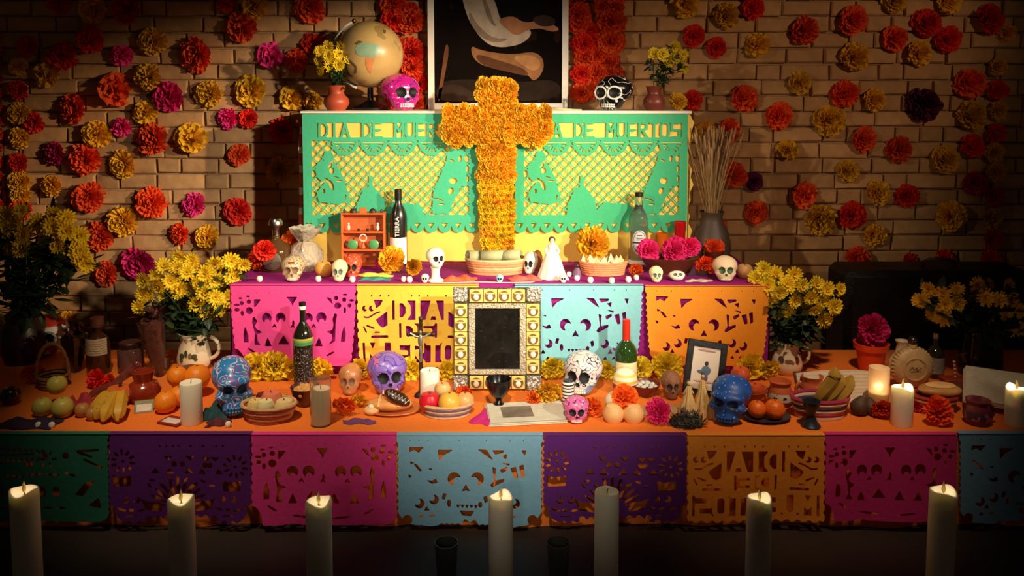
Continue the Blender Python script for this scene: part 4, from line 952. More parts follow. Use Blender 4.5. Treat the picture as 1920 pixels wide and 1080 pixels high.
# orange petal heaps, paper, cloths
ball_flower('large orange marigold heap before the black bottle', 735, 515, ZB, 52, 'g', 3)
ball_flower('smaller orange marigold right of the heap before the black bottle', 775, 518, ZB, 34, 'g', 1)
ball_flower('tiny pink flower between the little cabinet and the marigold heap', 712, 502, ZB, 20, 'h', 3)
def cloth_scrap(label, px, py, z, wd, dp, col, rz=0, name='folded_cloth', cat='cloth', h=.01, seed=0):
    loc, s = put(px, py, z, 0); r = random.Random(seed + int(px)); W = wd * s; n = 12; m_ = 6; V = []; Fc = []
    a1, a2 = r.uniform(0, 6), r.uniform(0, 6)
    for lay in (0, 1):
        for i in range(n + 1):
            for j in range(m_ + 1):
                u = i / n - .5; v = j / m_; edge = min(1, 4 * min(i, n - i) / n + .25) * min(1, 4 * min(j, m_ - j) / m_ + .25)
                V.append((u * W + .006 * math.sin(v * 6 + a1), v * dp + .006 * math.sin(u * 11 + a2), (.001 if lay == 0 else .002 + h * edge * (1 + .5 * math.sin(u * 14 + a1 + v * 4)))))
    k = (n + 1) * (m_ + 1)
    for i in range(n):
        for j in range(m_):
            a = i * (m_ + 1) + j; Fc += [(a, a + 1, a + m_ + 2, a + m_ + 1), (k + a, k + a + m_ + 1, k + a + m_ + 2, k + a + 1)]
    for i in range(n):
        for j in (0, m_): a = i * (m_ + 1) + j; q = (a, a + m_ + 1, k + a + m_ + 1, k + a); Fc.append(q if j == 0 else q[::-1])
    for j in range(m_):
        for i in (0, n): a = i * (m_ + 1) + j; q = (a, k + a, k + a + 1, a + 1); Fc.append(q if i == 0 else q[::-1])
    return tag(obj(name, (V, Fc), M('cl' + col, col, .8, sc=60, var=.15, bump=.3), loc=loc, rot=(0, 0, rz)), label, cat)
cloth_scrap('folded green cloth at the front edge below the marigold heap', 702, 527, ZB, 56, .035, '#2f8a78', 0)
cloth_scrap('folded yellow cloth strip before the little cabinet', 700, 519, ZB, 70, .03, '#f2d84e', -.1)
cloth_scrap('crumpled red orange paper left of the woven basket', 862, 528, ZB, 60, .06, '#f06038', 0, 'crumpled_paper', 'paper', .014)
cloth_scrap('crumpled coral paper right below the woven basket', 985, 527, ZB, 60, .06, '#f0604c', .05, 'crumpled_paper', 'paper', .012)
cloth_scrap('thin pale paper strip along the front edge below the woven basket', 905, 530.5, ZB, 190, .012, '#f0c9a4', 0, 'paper_strip', 'paper', .001)
# white skull on a pedestal
t, s, A = skull('white painted skull on a pale pedestal left of the woven basket', 815, 0, 0, 36, 36, 'sugar', M('white_plaster', '#f2ead8', .5, sc=40, var=.05), SOCK, WHITE, rz=.5, loc=put(817, 529, ZB, 12)[0] + Vector((0, 0, 27 * put(817, 529, ZB, 12)[1])), s=put(817, 529, ZB, 12)[1])
t2, s, _ = vessel('pedestal', 'pale flared pedestal carrying the white painted skull', 'pedestal', 817, 530, ZB, [(0, 0), (15, 0), (15, 2), (9, 5), (7.5, 12), (8, 22), (10, 26.5), (0, 26.5)], M('white_plaster', '#f2ead8'))
t.location = t2.location + Vector((0, 0, 26.6 * s))
# woven basket of folded nopal leaves
WICK = M('pink_wicker', '#e08a5c', .7, sc=50, var=.2, bump=.4); WICK2 = M('tan_wicker', '#cdb07c', .7, sc=50, var=.2, bump=.4)
t, s, loc, H = basket('long woven basket of grey green leaves below the marigold cross', 930, 522, ZB, 118, 30, (WICK, WICK, WICK2), .86, 6)
t.scale = (1, .55, 1)
GL = M('grey_green_leaf', '#a7a67c', .7, sc=20, var=.2, bump=.3)
for i, (dx, w_, rr, lb) in enumerate(((-38, 34, .5, 'rolled grey green leaf with a dark opening at the left of the woven basket'), (-6, 46, .1, 'broad folded grey green leaf in the middle of the woven basket'), (26, 44, -.25, 'folded grey green leaf at the right of the woven basket'))):
    V, Fc = [], []; n = 18; R_ = 11 * s
    for j in range(2):
        for k in range(n): a = k / (n - 1) * 5.4 - .5; V.append(((j - .5) * w_ * s, R_ * math.cos(a) * (1 - .15 * k / n), R_ * math.sin(a) * (1 - .15 * k / n)))
    for k in range(n - 1): Fc.append((k, k + 1, n + k + 1, n + k))
    lf = obj('folded_leaf', (V, Fc), GL, loc=loc + Vector((dx * s, -.004 * i, H + .004 + .002 * i)), rot=(.2, .12 * (1 - i), rr)); lf.modifiers.new('thick', 'SOLIDIFY').thickness = .004
    tag(lf, lb, 'leaf')
skull('pale blue mini skull at the front edge below the woven basket', 937, 531, ZB, 14, 15, 'sugar', M('mini_blue', '#8fd0dc', .5), SOCK)
t, s, A = skull('black eyed white skull figure with brown hair between basket and white dress', 995, 516, ZB, 28, 42, 'sugar', M('white_plaster', '#f2ead8'), SOCK, WHITE, rz=-.35)
obj('hair', ell(.024, .03, .05, (.022, .03, .055), 12, 8), M('brown_hair', '#8a4a26', .7), t)
# white bride figure
t, s, _ = vessel('bride_figurine', 'white bride figurine with a trailing gown on the middle step', 'figurine', 1035, 526, ZB, [(0, 0), (26, 0), (25, 6), (21, 18), (17, 32), (12, 44), (7, 52), (9, 58), (8, 62), (3, 65), (0, 65)], M('white_gown', '#f6eee0', .6, var=.03), 30, part='gown')
me = t.children[0].data
for v in me.vertices:
    a = math.atan2(v.co.y, v.co.x); k = 1 + .08 * math.sin(a * 9) * max(0, 1 - v.co.z / (60 * s)); v.co.x *= k; v.co.y *= k
obj('train', prism([(0, 0), (14 * s, 0), (22 * s, -.0005), (12 * s, 12 * s)], -.03, .01), M('white_gown', '#f6eee0'), t, loc=(.02, -.03, .002))
obj('head', ell(4.5 * s, 4.5 * s, 5.5 * s, (0, 0, 69 * s), 12, 8), M('doll_face', '#ead2b4', .5), t)
obj('hair', ell(6.5 * s, 5.5 * s, 6 * s, (0, 4 * s, 71 * s), 12, 8), M('doll_hair', '#4a3a34', .7), t)
for sx in (-1, 1): obj('arm', tube([(sx * 8 * s, 0, 60 * s), (sx * 13 * s, -2 * s, 50 * s), (sx * 8 * s, -9 * s, 44 * s)], 2.4 * s, 6), M('white_gown', '#f6eee0'), t)
# chips basket
t, s, loc, H = basket('pink woven basket of corn chips under the orange marigold', 1131, 522, ZB, 92, 26, (WICK,), .88, 6); t.scale = (1, .6, 1)
CH = M('corn_chip', '#f2dda4', .7, sc=40, var=.1)
for k in range(11):
    dx = -34 + k * 6.8; a = RND.uniform(-.5, .5); q = 12 * s
    o = obj('corn_chip', prism([(-q * .7, 0), (q * .7, 0), (RND.uniform(-.4, .4) * q, q * RND.uniform(1.1, 1.7))], -.0015, .0015), CH, loc=loc + Vector((dx * s, RND.uniform(-.018, .012), H - .012)), rot=(RND.uniform(-.3, .2), a, RND.uniform(-.6, .6)))
    tag(o, 'pale corn chip standing in the pink woven basket', 'chip', 'corn chips in the basket')
P, s = put(1112, 505, ZB, 30); o = tag(obj('paper_flower', fmesh('pom', 3, 'g'), loc=P + Vector((0, .03, 40 * s)), rot=(-.2, 0, 0), sc=35 * s), 'big golden orange marigold above the corn chips', 'flower', 'paper flowers on the altar')
P2, s = put(1082, 520, ZB, 8); t = thing('purple_figurine', 'little purple figure left of the corn chip basket', 'figurine', P2); obj('robe', lathe([(0, 0), (.02, 0), (.017, .025), (.008, .04), (0, .042)], 14), M('plum', '#6a4a6a', .6), t); obj('head', ell(.009, .009, .01, (0, 0, .048), 10, 8), DCLAY, t)
# clear bottle with an oval label
t, s = bottle('clear square shouldered bottle with an oval grey label on the middle step', 1196, 501, ZB, 138, 36, .36, (CLEAR, M('label_grey', '#c9c6c4', .5, var=.05), M('black_cap', '#0a0808')), None, .06, .60)
for k, (hh, th, w_) in enumerate(((110, 7, 1.05), (11, 8, 0))):
    if w_: obj('neck_band', xf(lathe([(6.8, hh - 4), (6.8, hh + 3)], 20), sc=s), M('black_cap', '#0a0808'), t)
g = Fld(-16, -26, 16, 26, 60); g.add(g.circ(0, 0, 14.5, 23)); V, Fc = g.tris(); Rb = 18.3 * s
def wrap(V, zc, R): return [(R * math.sin(x * s / R), -R * math.cos(x * s / R), (zc - y) * s) for x, y in V]
lbo = obj('oval_label', (wrap(V, 46, Rb), Fc), M('label_grey', '#c9c6c4'), t)
g = Fld(-16, -26, 16, 26, 90); g.add(np.minimum(g.circ(0, 0, 12.6, 21), -g.circ(0, 0, 11.8, 20))); g.add(g.rect(-14, -1.5, 14, 1.8)); g.add(np.minimum(g.circ(0, 13, 8, 5), -g.circ(0, 10.5, 8, 5)))
for y in (-14, -9, -6): g.add(g.rect(-6 + abs(y + 9) * .3, y, 6 - abs(y + 9) * .3, y + 1.6))
V, Fc = g.tris(); obj('label_print', (wrap(V, 46, Rb * 1.012), Fc), M('label_ink', '#2a2626', .6), lbo)
obj('foot_label', xf(lathe([(18.4, 4), (18.4, 12)], 24), sc=s), M('label_white', '#f4efe2'), t)
# brown bowl with pink flowers, tumbler and red candle glass
t, s, _ = vessel('clay_bowl', 'wide brown glazed bowl below the pink flowers', 'bowl', 1255, 524, ZB, [(0, 0), (34, 0), (36, 4), (52, 24), (57, 30), (55, 31), (48, 24), (30, 8), (0, 6)], M('brown_glaze', '#5a2a16', .25, coat=.4)); t.scale = (1, .6, 1)
for i, (x, y, d, lb) in enumerate(((1215, 470, 46, 'pink flower at the left of the brown glazed bowl'), (1262, 470, 54, 'big pink flower in the middle of the brown glazed bowl'), (1293, 462, 42, 'pink flower at the right of the brown glazed bowl'))):
    P = at(x, y, t.location.y + .01); tag(obj('paper_flower', fmesh('pom', (0, 3, 1)[i], 'h'), loc=P, rot=(-.3, i, 0), sc=d * s * .54), lb, 'flower', 'paper flowers on the altar')
P = at(1240, 492, YC - .05)
t, s, _ = vessel('glass_tumbler', 'orange glass tumbler behind the pink flowers', 'tumbler', 1240, 497, ZB, [(0, 0), (8, 0), (12, 58), (11, 58), (7, 3), (0, 3)], M('orange_glass', '#e06a18', .15, trans=.3, bump=0))
t, s, _ = vessel('candle_glass', 'tall red candle glass behind the pink flowers', 'candle glass', 1274, 499, ZB, [(0, 0), (10, 0), (10, 60), (12, 82), (10.5, 82), (8.5, 60), (8.5, 4), (0, 4)], M('red_glass', '#c4141a', .15, trans=.25, bump=0))
# small clay bowl with orange flower, dark vase of wheat
t, s, _ = vessel('clay_vase', 'dark clay vase of dried grass right of the yellow box', 'vase', 1333, 500, ZB, [(0, 0), (26, 0), (34, 16), (36, 34), (31, 58), (22, 76), (19, 88), (23, 97), (21, 97), (16, 86), (0, 80)], M('grey_clay', '#4c3c30', .5)); vY = t.location.y; vZ = 96 * s
hd_ = obj('handle', tube([(-.042 - .03 * math.sin(a), 0, .15 + .05 * math.cos(a)) for a in np.linspace(0.1, PI, 10)], .008, 8), M('grey_clay', '#4c3c30'), t)
Og = at(1333, 408, vY); t = thing('dried_grass', 'sheaf of dried tan grass in the dark clay vase', 'dried grass', Og); r = random.Random(9); bl = []; ea = []
for k in range(130):
    a = r.gauss(.02, .15); L_ = r.uniform(.28, .42); b = r.gauss(0, .12); P = Vector((L_ * math.sin(a), L_ * b, L_ * math.cos(a))); q0 = Vector((r.uniform(-.02, .02), r.uniform(-.02, .02), -.06))
    bl.append(tube([q0, q0 * .2 + P * .5 + Vector((r.uniform(-.01, .01), 0, 0)), P], .0017, 4, False)); ea.append(xf(ell(.0055, .0055, .034, (0, 0, 0), 6, 5), P, (0, math.atan2(P.x, P.z), 0)))
GR = M('dry_straw', '#b08a58', .8, sc=40, var=.3)
tag(obj('stalks', join(*bl), GR, t), None, None, kind='stuff'); tag(obj('ears', join(*ea), M('dry_ear', '#a67c50', .8, sc=60, var=.4), t), None, None, kind='stuff')
t, s, _ = vessel('clay_bowl', 'small clay cup holding an orange flower before the dark vase', 'cup', 1337, 503, ZB, [(0, 0), (14, 0), (16, 4), (20, 30), (18, 30), (13, 5), (0, 5)], M('brown_glaze', '#5a2a16'))
P = t.location + Vector((0, 0, 36 * s)); tag(obj('paper_flower', fmesh('pom', 3, 'o'), loc=P, rot=(-.6, 0, 0), sc=22 * s), 'orange red flower in the small clay cup before the dark vase', 'flower', 'paper flowers on the altar')
ball_flower('orange red flower right of the brown glazed bowl', 1322, 518, ZB, 44, 'o', 1)
ball_flower('orange flower between the corn chip basket and brown bowl', 1192, 519, ZB, 30, 'e', 1)
skull('small white sugar skull before the brown glazed bowl', 1230, 531, ZB, 26, 29, 'sugar', CREAM, M('socket_cream', '#5a6a62'), WHITE)
skull('flattened white sugar skull right of the small one before the brown bowl', 1270, 531, ZB, 32, 20, 'sugar', M('white_plaster', '#f2ead8'), M('socket_brown', '#7a5a40'), WHITE, tilt=-.5)
skull('big pale pink sugar skull with green ringed eyes near the right end', 1359, 531, ZB, 46, 46, 'sugar', M('pinkish_sugar', '#e6c8a4', .5, sc=30, var=.15), M('socket_green', '#3a5a38', .5), WHITE, rz=-.15)
fruit('peach', 'tan round fruit right of the pale pink sugar skull', 'fruit', 1396, 525, ZB, 30, M('tan_fruit', '#cf9c62', .5, sc=10), 'apple')
cloth_scrap('pale crumpled wrapper left of the pale pink sugar skull', 1312, 529, ZB, 50, .03, '#c8b8a0', 0, 'crumpled_wrapper', 'wrapper', .006)
cloth_scrap('dark crumpled cloth behind the flattened sugar skull', 1312, 517, ZB, 44, .04, '#3a1a24', 0, 'crumpled_cloth', 'cloth', .02)
for i, (x, y, d) in enumerate(((487, 529, 11), (597, 529, 11), (661, 530, 11), (757, 529, 10), (768, 530, 11), (1082, 527, 10), (1107, 531, 11), (1147, 532, 11), (1178, 530, 11), (1193, 526, 10), (1067, 519, 9))):
    loc, s = put(x, y, ZB, d / 2); tag(obj('sugar_candy', lathe([(0, 0), (d * .34 * s, 0), (d * .5 * s, d * .25 * s), (d * .5 * s, d * .62 * s), (d * .36 * s, d * .92 * s), (0, d * .98 * s)], 14), M('sugar_white', '#f3e8da', .6, sc=60), loc=loc), 'small white round candy on the purple cloth of the middle step', 'candy', 'white candies on the middle step')
skull('tiny white sugar skull before the orange petals on the middle step', 797, 531, ZB, 15, 16, 'sugar', M('white_plaster', '#f2ead8'), SOCK)
skull('tiny white sugar skull at the hem of the bride figurine', 1056, 531, ZB, 15, 16, 'sugar', M('white_plaster', '#f2ead8'), SOCK)

# ================================================================== low step: back row
# far left and far right bouquets, jugs with chrysanthemums
def jug(label, px, py, z, wd, h, mat, side, motif):
    R_ = wd / 2
    t, s, b = vessel('ceramic_jug', label, 'jug', px, py, z, [(0, 0), (R_ * .72, 0), (R_ * .95, h * .16), (R_, h * .32), (R_ * .86, h * .6), (R_ * .74, h * .8), (R_ * .84, h), (R_ * .78, h), (R_ * .66, h * .8), (0, h * .76)], mat)
    hh = obj('handle', tube([(side * (R_ * .84 + h * .30 * math.sin(a)) * s, 0, h * (.58 + .30 * math.cos(a)) * s) for a in np.linspace(.25, PI - .15, 14)], h * .05 * s, 8), mat, t)
    for i, (dx, hz_, w_, th, col) in enumerate(motif):
        g = Fld(-12, -12, 12, 12, 24); g.add(g.circ(0, 0, w_, th)); V, Fc = g.tris(); q = []
        for x, y in V:
            X = (dx + x) * s; Z = (hz_ - y) * s; f_ = Z / (h * s); rr = (R_ * (1 if f_ < .45 else 1 - (f_ - .45) * .7) * 1.02) * s; q.append((X, -math.sqrt(max(1e-6, rr * rr - X * X)), Z))
        obj('painted_leaf', (q, Fc), M('mot' + col, col, .5), t)
    return t, s
JM = M('jug_glaze', '#e2d3b4', .3, sc=10, var=.12, bump=.05, coat=.3)
mot = [(-12, 34, 5, 4, '#3a3a1c'), (-4, 38, 3, 6, '#3a3a1c'), (-13, 26, 4, 5, '#56502a'), (4, 34, 3, 5, '#7a5a34'), (11, 33, 5, 4, '#3a3a1c'), (14, 27, 3, 3, '#56502a')]
t, s = jug('cream jug with brown leaf sprays under the left chrysanthemum bouquet', 365, 702, ZA, 62, 70, JM, 1, mot); jy = t.location.y
bouquet('broad yellow chrysanthemum bouquet in the left cream jug', (365, 634), jy, [(345, 512, 66, 34), (428, 498, 42, 22), (400, 560, 34, 26), (300, 530, 34, 26), (455, 495, 14, 14)], 33, 'l', 12, 320, .12, 1.3, extra=((268, 552), (262, 575), (400, 580)))
mot = [(-17, 32, 4, 6, '#4a2a1c'), (-5, 30, 7, 3, '#7a4a34'), (12, 31, 4, 6, '#6a2a1e'), (2, 28, 3, 2, '#8a6a4a')]
t, s = jug('cream jug with looped handle under the right chrysanthemum bouquet', 1474, 708, ZA, 58, 60, JM, 1, mot)
obj('rim_dots', join(*[ell(.0045, .0045, .006, (.062 * math.cos(a), .062 * math.sin(a), 61 * s), 6, 5) for a in np.linspace(0, 2 * PI, 24, endpoint=False)]), M('mot#4a2a1c', '#4a2a1c'), t)
bouquet('broad yellow chrysanthemum bouquet in the right cream jug', (1474, 650), t.location.y, [(1495, 545, 72, 38), (1440, 520, 26, 16), (1545, 560, 34, 40), (1470, 585, 14, 8)], 33, 'l', 14, 300, .12, 1.3, extra=((1468, 583), (1480, 612)))
t, s, _ = vessel('flower_vase', 'dark vase at the left picture edge under yellow flowers', 'vase', 45, 690, ZA, [(0, 0), (30, 0), (38, 20), (36, 60), (26, 80), (30, 90), (28, 90), (22, 78), (0, 70)], DCLAY)
bouquet('dim yellow chrysanthemum bouquet at the far left with dark foliage', (45, 600), t.location.y, [(40, 440, 52, 40), (110, 440, 42, 40), (20, 410, 40, 20)], 36, 'c', 15, 460, .12, 1.7, extra=((152, 486), (148, 470), (160, 495)))
t, s, _ = vessel('flower_vase', 'clear glass vase at the right under yellow flowers', 'vase', 1838, 716, ZA, [(0, 0), (34, 0), (38, 8), (36, 50), (30, 90), (32, 100), (30, 100), (28, 88), (34, 50), (34, 6), (0, 5)], M('smoky_glass', '#3a3f36', .05, trans=.8, bump=0, var=0))
bouquet('yellow chrysanthemum bouquet at the far right with dark foliage', (1838, 618), t.location.y, [(1770, 568, 46, 34), (1868, 568, 44, 36), (1830, 545, 40, 14), (1905, 590, 16, 24)], 33, 'y', 16, 420, .10, 1.6, extra=((1890, 618),))
# black case behind
Yk = 3.92; a = at(1583, 500, Yk); sK = dep(Yk, .7) / F
t = thing('black_case', 'large black carrying case standing behind the right side of the altar', 'case', (a.x + .42, Yk, .001)); Hk = a.z - .001
BC = M('black_vinyl', '#0b0a0a', .5, sc=60, bump=.3)
obj('case_body', box(0, .02, Hk / 2, .9, .26, Hk, .03), BC, t); obj('lid_seam', box(0, -.112, Hk * .62, .86, .006, .008), M('seam', '#1a1816', .5), t)
hx = (1760 - 1583) * sK - .42
obj('handle', tube([(hx - .08, 0, Hk - .005), (hx - .075, 0, Hk + .025), (hx - .05, 0, Hk + .035), (hx + .05, 0, Hk + .035), (hx + .075, 0, Hk + .025), (hx + .08, 0, Hk - .005)], .009, 8), M('dark_red_grip', '#3a1418', .4), t)
# ornate frame
Pf, s = put(932, 740, ZA, 6); Pf.y += .02; s = dep(Pf.y, ZA) / F
t = thing('ornate_frame', 'ornate tin frame with little yellow skull tiles around a black mirror', 'frame', Pf, rot=(-.05, 0, 0))
def fx(px): return (px - 932) * s
def fz(py): return (740 - py) * s
SIL = M('embossed_tin', '#c9bfa6', .35, metal=.75, sc=160, var=.45, bump=1.0); DTIN = M('aged_tin', '#5c5342', .45, metal=.6, sc=90, var=.4, bump=.8)
YT = M('yellow_enamel', '#d9ba62', .4, sc=60, var=.2); FACE = M('tile_face', '#e6d6bc', .5); HAT = M('tile_hat', '#6a4a2a', .6)
obj('backing', box(0, .012, fz(640), fx(1014) - fx(851), .012, fz(545) - fz(735)), DTIN, t, smooth=0)
obj('mirror', box(0, .002, (fz(583) + fz(697)) / 2, fx(974) - fx(891), .006, fz(583) - fz(697)), M('black_mirror', '#171512', .18, sc=30, var=.5, bump=.02, pat=[('noise', '#24221c', 70, .66)]), t, smooth=0)
for (x0, x1, y0, y1) in ((879, 986, 573, 583), (879, 986, 697, 707), (879, 891, 583, 697), (974, 986, 583, 697)):
    obj('inner_moulding', box((fx(x0) + fx(x1)) / 2, -.002, (fz(y0) + fz(y1)) / 2, abs(fx(x1) - fx(x0)), .016, abs(fz(y0) - fz(y1)), .003), SIL, t)
def ftile(px, py, w_, h_):
    q = obj('tile', box(fx(px), -.002, fz(py), w_ * s, .012, h_ * s, .002), YT, t)
    m_ = min(w_, h_) * s * .5
    obj('tile_recess', xf(lathe([(0, 0), (m_ * .82, 0), (m_ * .82, .002), (0, .002)], 16), (fx(px), -.009, fz(py)), (PI / 2, 0, 0)), HAT, q)
    obj('tile_skull', ell(m_ * .42, .004, m_ * .5, (fx(px), -.012, fz(py) - m_ * .15), 10, 8), FACE, q); obj('tile_hat', box(fx(px), -.0125, fz(py) + m_ * .42, m_ * 1.3, .006, m_ * .22, .001), YT, q)
for k in range(4): ftile(893 + k * 26.2, 559, 25, 24); ftile(893 + k * 26.2, 722, 25, 24)
for k in range(5):
    for x in (864, 999): ftile(x, 587 + k * 26.5, 24, 25)
for x in (863, 1001):
    for y in (556, 723): obj('corner_tile', box(fx(x), -.002, fz(y), 27 * s, .016, 27 * s, .003), M('corner_tin', '#8f897c', .4, metal=.6, sc=120, var=.6, bump=1, pat=[('noise', '#ece6da', 90, .55)]), t)
# yellow leafy flowers along the foot of the middle step
for i, (x, d, lb) in enumerate(((478, 54, 'beside the left blue skull'), (516, 58, 'left of the green banded bottle'), (548, 48, 'half behind the green banded bottle'), (604, 48, 'between green banded bottle and clay skull jar'), (676, 40, 'between clay skull jar and purple skull'), (772, 44, 'right of the purple skull'), (838, 40, 'left of the ornate frame'), (1036, 50, 'right of the ornate frame'), (1138, 40, 'between silver skull and green bottle'), (1202, 44, 'right of the green bottle'), (1250, 56, 'behind the brown sugar skull'), (1405, 54, 'behind the oranges at the right'), (1440, 44, 'left of the right cream jug'))):
    P = at(x, 706 if i else 712, YB - .05); sq = dep(YB - .05, .5) / F
    P.z = ZA + d * sq * .45
    tag(obj('paper_flower', fmesh('pom', (2, 5, 4)[i % 3], 'l'), loc=P, rot=(-.35, i * 1.3, RND.uniform(-.3, .3)), sc=d * sq * .56), 'bright yellow leafy flower ' + lb, 'flower', 'yellow flowers at the foot of the middle step')
# bottles
t, s = bottle('dark green bottle with a green and gold band before the pink banner', 570, 726, ZA, 156, 37, .30, (M('dark_green_glass', '#1c1d12', .12, coat=.5, bump=0), M('dark_label', '#120d0c', .5, pat=[('curl', '#cfc4ae', 50, .985, 30)]), M('black_cap', '#0a0808')), (.05, .46), .045, .56)
for (a_, b_, c) in ((.515, .555, '#3f8a4a'), (.555, .58, '#7aa048'), (.58, .60, '#c8b450')): obj('label_band', xf(lathe([(18.8, 156 * (a_ - .02)), (18.8, 156 * (b_ - .02))], 28), sc=s), M('band' + c, c, .5), t)
obj('neck_ring', xf(lathe([(6.2, 142), (6.6, 144), (6.6, 148), (6.2, 149)], 18), sc=s), M('label_white', '#f4efe2'), t)
t, s = bottle('green wine bottle with red capsule before the sky blue banner', 1173, 732, ZA, 128, 42, .30, (M('green_glass', '#2a4a1a', .08, trans=.35, bump=0, coat=.4), M('label_cream', '#e8d8a8', .6), M('red_capsule', '#c42a18', .35)), (.10, .40), .30, .50)
obj('gold_ring', xf(lathe([(15, 75), (15.5, 77), (15, 79)], 20), sc=s), M('gold_band', '#c9b64a', .4), t)
t, s = bottle('square tequila bottle with cream label and wooden stopper at the left', 186, 706, ZA, 106, 42, .34, (M('brown_glass', '#4a2a16', .1, trans=.3, bump=0), M('label_aged', '#b9a98a', .6, sc=40, pat=[('wave', '#4a3a2a', 30, .93, 'Z', 3)]), M('wood_stopper', '#5a2a1c', .6)), (.36, .66), .16, .52, capw=1.7)
t, s = bottle('slim silver labelled bottle between the round bottle and right bouquet', 1752, 712, ZA, 84, 32, .32, (M('smoky_bottle', '#2a261f', .1, coat=.5, bump=0), M('label_silver', '#9a948a', .4, sc=50, var=.3), M('silver', '#b9b2a8')), (.12, .48), .12, .52)
# round ridged bottle
loc, s = put(1708, 732, ZA, 14); t = thing('round_bottle', 'round ridged tan bottle like a shell with a dark ball stopper', 'bottle', loc)
RT = M('tan_ceramic', '#b99a6c', .45, sc=40, var=.2, bump=.2)
V, Fc = lathe([(0, -14), (24, -14), (34, -10), (39, -3), (39, 3), (34, 10), (24, 14), (0, 14)], 72)
V = [(x * (1 + .035 * (math.hypot(x, y) > 25) * math.cos(math.atan2(y, x) * 36)), y * (1 + .035 * (math.hypot(x, y) > 25) * math.cos(math.atan2(y, x) * 36)), z) for x, y, z in V]
obj('body', xf((V, Fc), (0, 0, 40 * s), (PI / 2, 0, 0), s), RT, t)
obj('face_ring', xf(lathe([(19, 13.5), (20, 16), (22, 16), (23, 13.5)], 32), (0, 0, 40 * s), (PI / 2, 0, 0), s), RT, t)
g = Fld(-14, -8, 14, 8, 60)
for i, (x0, y0, x1, y1) in enumerate(((-11, 2, -5, -4), (-5, -4, -3, 2), (-3, 2, 2, -3), (2, -3, 3, 3), (3, 3, 10, -2), (-8, 5, 9, 4))): g.add(g.seg(x0, y0, x1, y1, 1.4))
V, Fc = g.tris(); obj('script_mark', ([(x * s, -14.6 * s, (40 - y) * s) for x, y in V], Fc), M('ink_brown', '#4a3418', .6), t)
obj('neck', xf(lathe([(8, 77), (8, 84), (0, 84)], 16), sc=s), RT, t); obj('stopper', xf(ell(9, 9, 8, (0, 0, 91), 16, 10), sc=s), M('silver_dark', '#4a4440', .25, metal=.8), t)
vessel('ceramic_vase', 'plain cream vase half behind the round ridged bottle', 'vase', 1690, 712, ZA, [(0, 0), (20, 0), (25, 12), (22, 30), (12, 44), (10, 60), (13, 66), (11, 66), (8, 58), (0, 50)], JM)
# red pot with purple flower
t, s, _ = vessel('flower_pot', 'orange red flower pot at the right behind the open book', 'flower pot', 1632, 706, ZA, [(0, 0), (20, 0), (27, 42), (31, 43), (32, 54), (29, 54), (25, 44), (0, 42)], M('red_plastic', '#e0481c', .45))
tag(obj('paper_flower', fmesh('pom', 3, 'm'), loc=t.location + Vector((0, 0, 78 * s)), rot=(-.2, 0, 0), sc=33 * s), 'purple red ball flower in the orange red pot', 'flower')
# left back clutter: masked skull, wicker handle basket, red flowers, jar
t, s, A = skull('white skull with black goggle eyes and red crown at the far left', 95, 672, ZA, 62, 70, 'sugar', M('white_red_skull', '#d8d0c4', .5, sc=12, pat=[('noise', '#b03020', 9, .60)]), SOCK, M('label_white', '#f4efe2'), rz=.1)
obj('crown', lathe([(0, A[2] * .99), (A[0] * .2, A[2] * .99), (A[0] * .4, A[2] * .82), (A[0] * .44, A[2] * .8), (A[0] * .42, A[2] * .84), (A[0] * .2, A[2] * 1.03), (0, A[2] * 1.05)], 18), M('red_crown', '#b8301c', .5), t)
for sx in (-1, 1): obj('goggle_ring', xf(lathe([(A[0] * .16, 0), (A[0] * .2, -.004), (A[0] * .24, 0), (A[0] * .2, .008)], 20), (sx * A[0] * .19, -A[1] * .50, A[2] * .5), (PI / 2, 0, 0)), M('goggle_grey', '#8aa0a0', .5), t)
for (x, y, d, c, k, lb) in ((46, 656, 46, 'y', 5, 'yellow orange flower left of the goggle eyed skull'), (38, 676, 40, 'r', 1, 'red flower low behind the wicker handle basket'), (66, 712, 44, 'o', 0, 'orange flower before the goggle eyed skull'), (185, 722, 42, 'r', 3, 'red orange flower before the tequila bottle'), (208, 718, 30, 'o', 1, 'small orange flower right of the tequila bottle foot')):
    ball_flower(lb, x, y + 12, ZA, d, c, k)
P = at(128, 596, YW - .014); tag(obj('paper_flower', fmesh('pom', 2, 'y'), loc=P, rot=(0, 1, .2), sc=.05), 'yellow flower low on the wall above the goggle eyed skull', 'flower', 'paper flowers on the brick wall')
loc, s = put(100, 735, ZA, 24); t = thing('wicker_basket', 'small wicker basket with a tall hoop handle at the left', 'basket', loc, .35)
WD = M('brown_wicker', '#8a6236', .7, sc=60, var=.35, bump=.5)
R_ = 27 * s
for k in range(4): obj('coil', lathe([(R_ * (.8 + .05 * k) - .008, .008 + k * .014), (R_ * (.8 + .05 * k), .002 + k * .014), (R_ * (.8 + .05 * k) + .004, .009 + k * .014), (R_ * (.8 + .05 * k), .017 + k * .014)], 30), WD, t)
obj('handle', tube([(R_ * math.cos(a), 0, .03 + (70 * s) * math.sin(a) ** .8 if 0 < a < PI else .03) for a in np.linspace(0.001, PI - .001, 20)], .0075, 8), WD, t)
obj('base', lathe([(0, .002), (R_ * .8, .002), (R_ * .8, .007), (0, .007)], 24), WD, t)
t, s, _ = vessel('glass_jar', 'dim glass jar with a dark lid behind the clay pot', 'jar', 246, 703, ZA, [(0, 0), (21, 0), (23, 3), (23, 40), (19, 46), (0, 46)], M('jar_glass', '#6a4a44', .15, trans=.3, bump=0))
obj('lid', xf(lathe([(0, 46), (20, 46), (20, 54), (18, 56), (0, 56)], 24), sc=s), M('dark_lid', '#2a1614', .4), t)
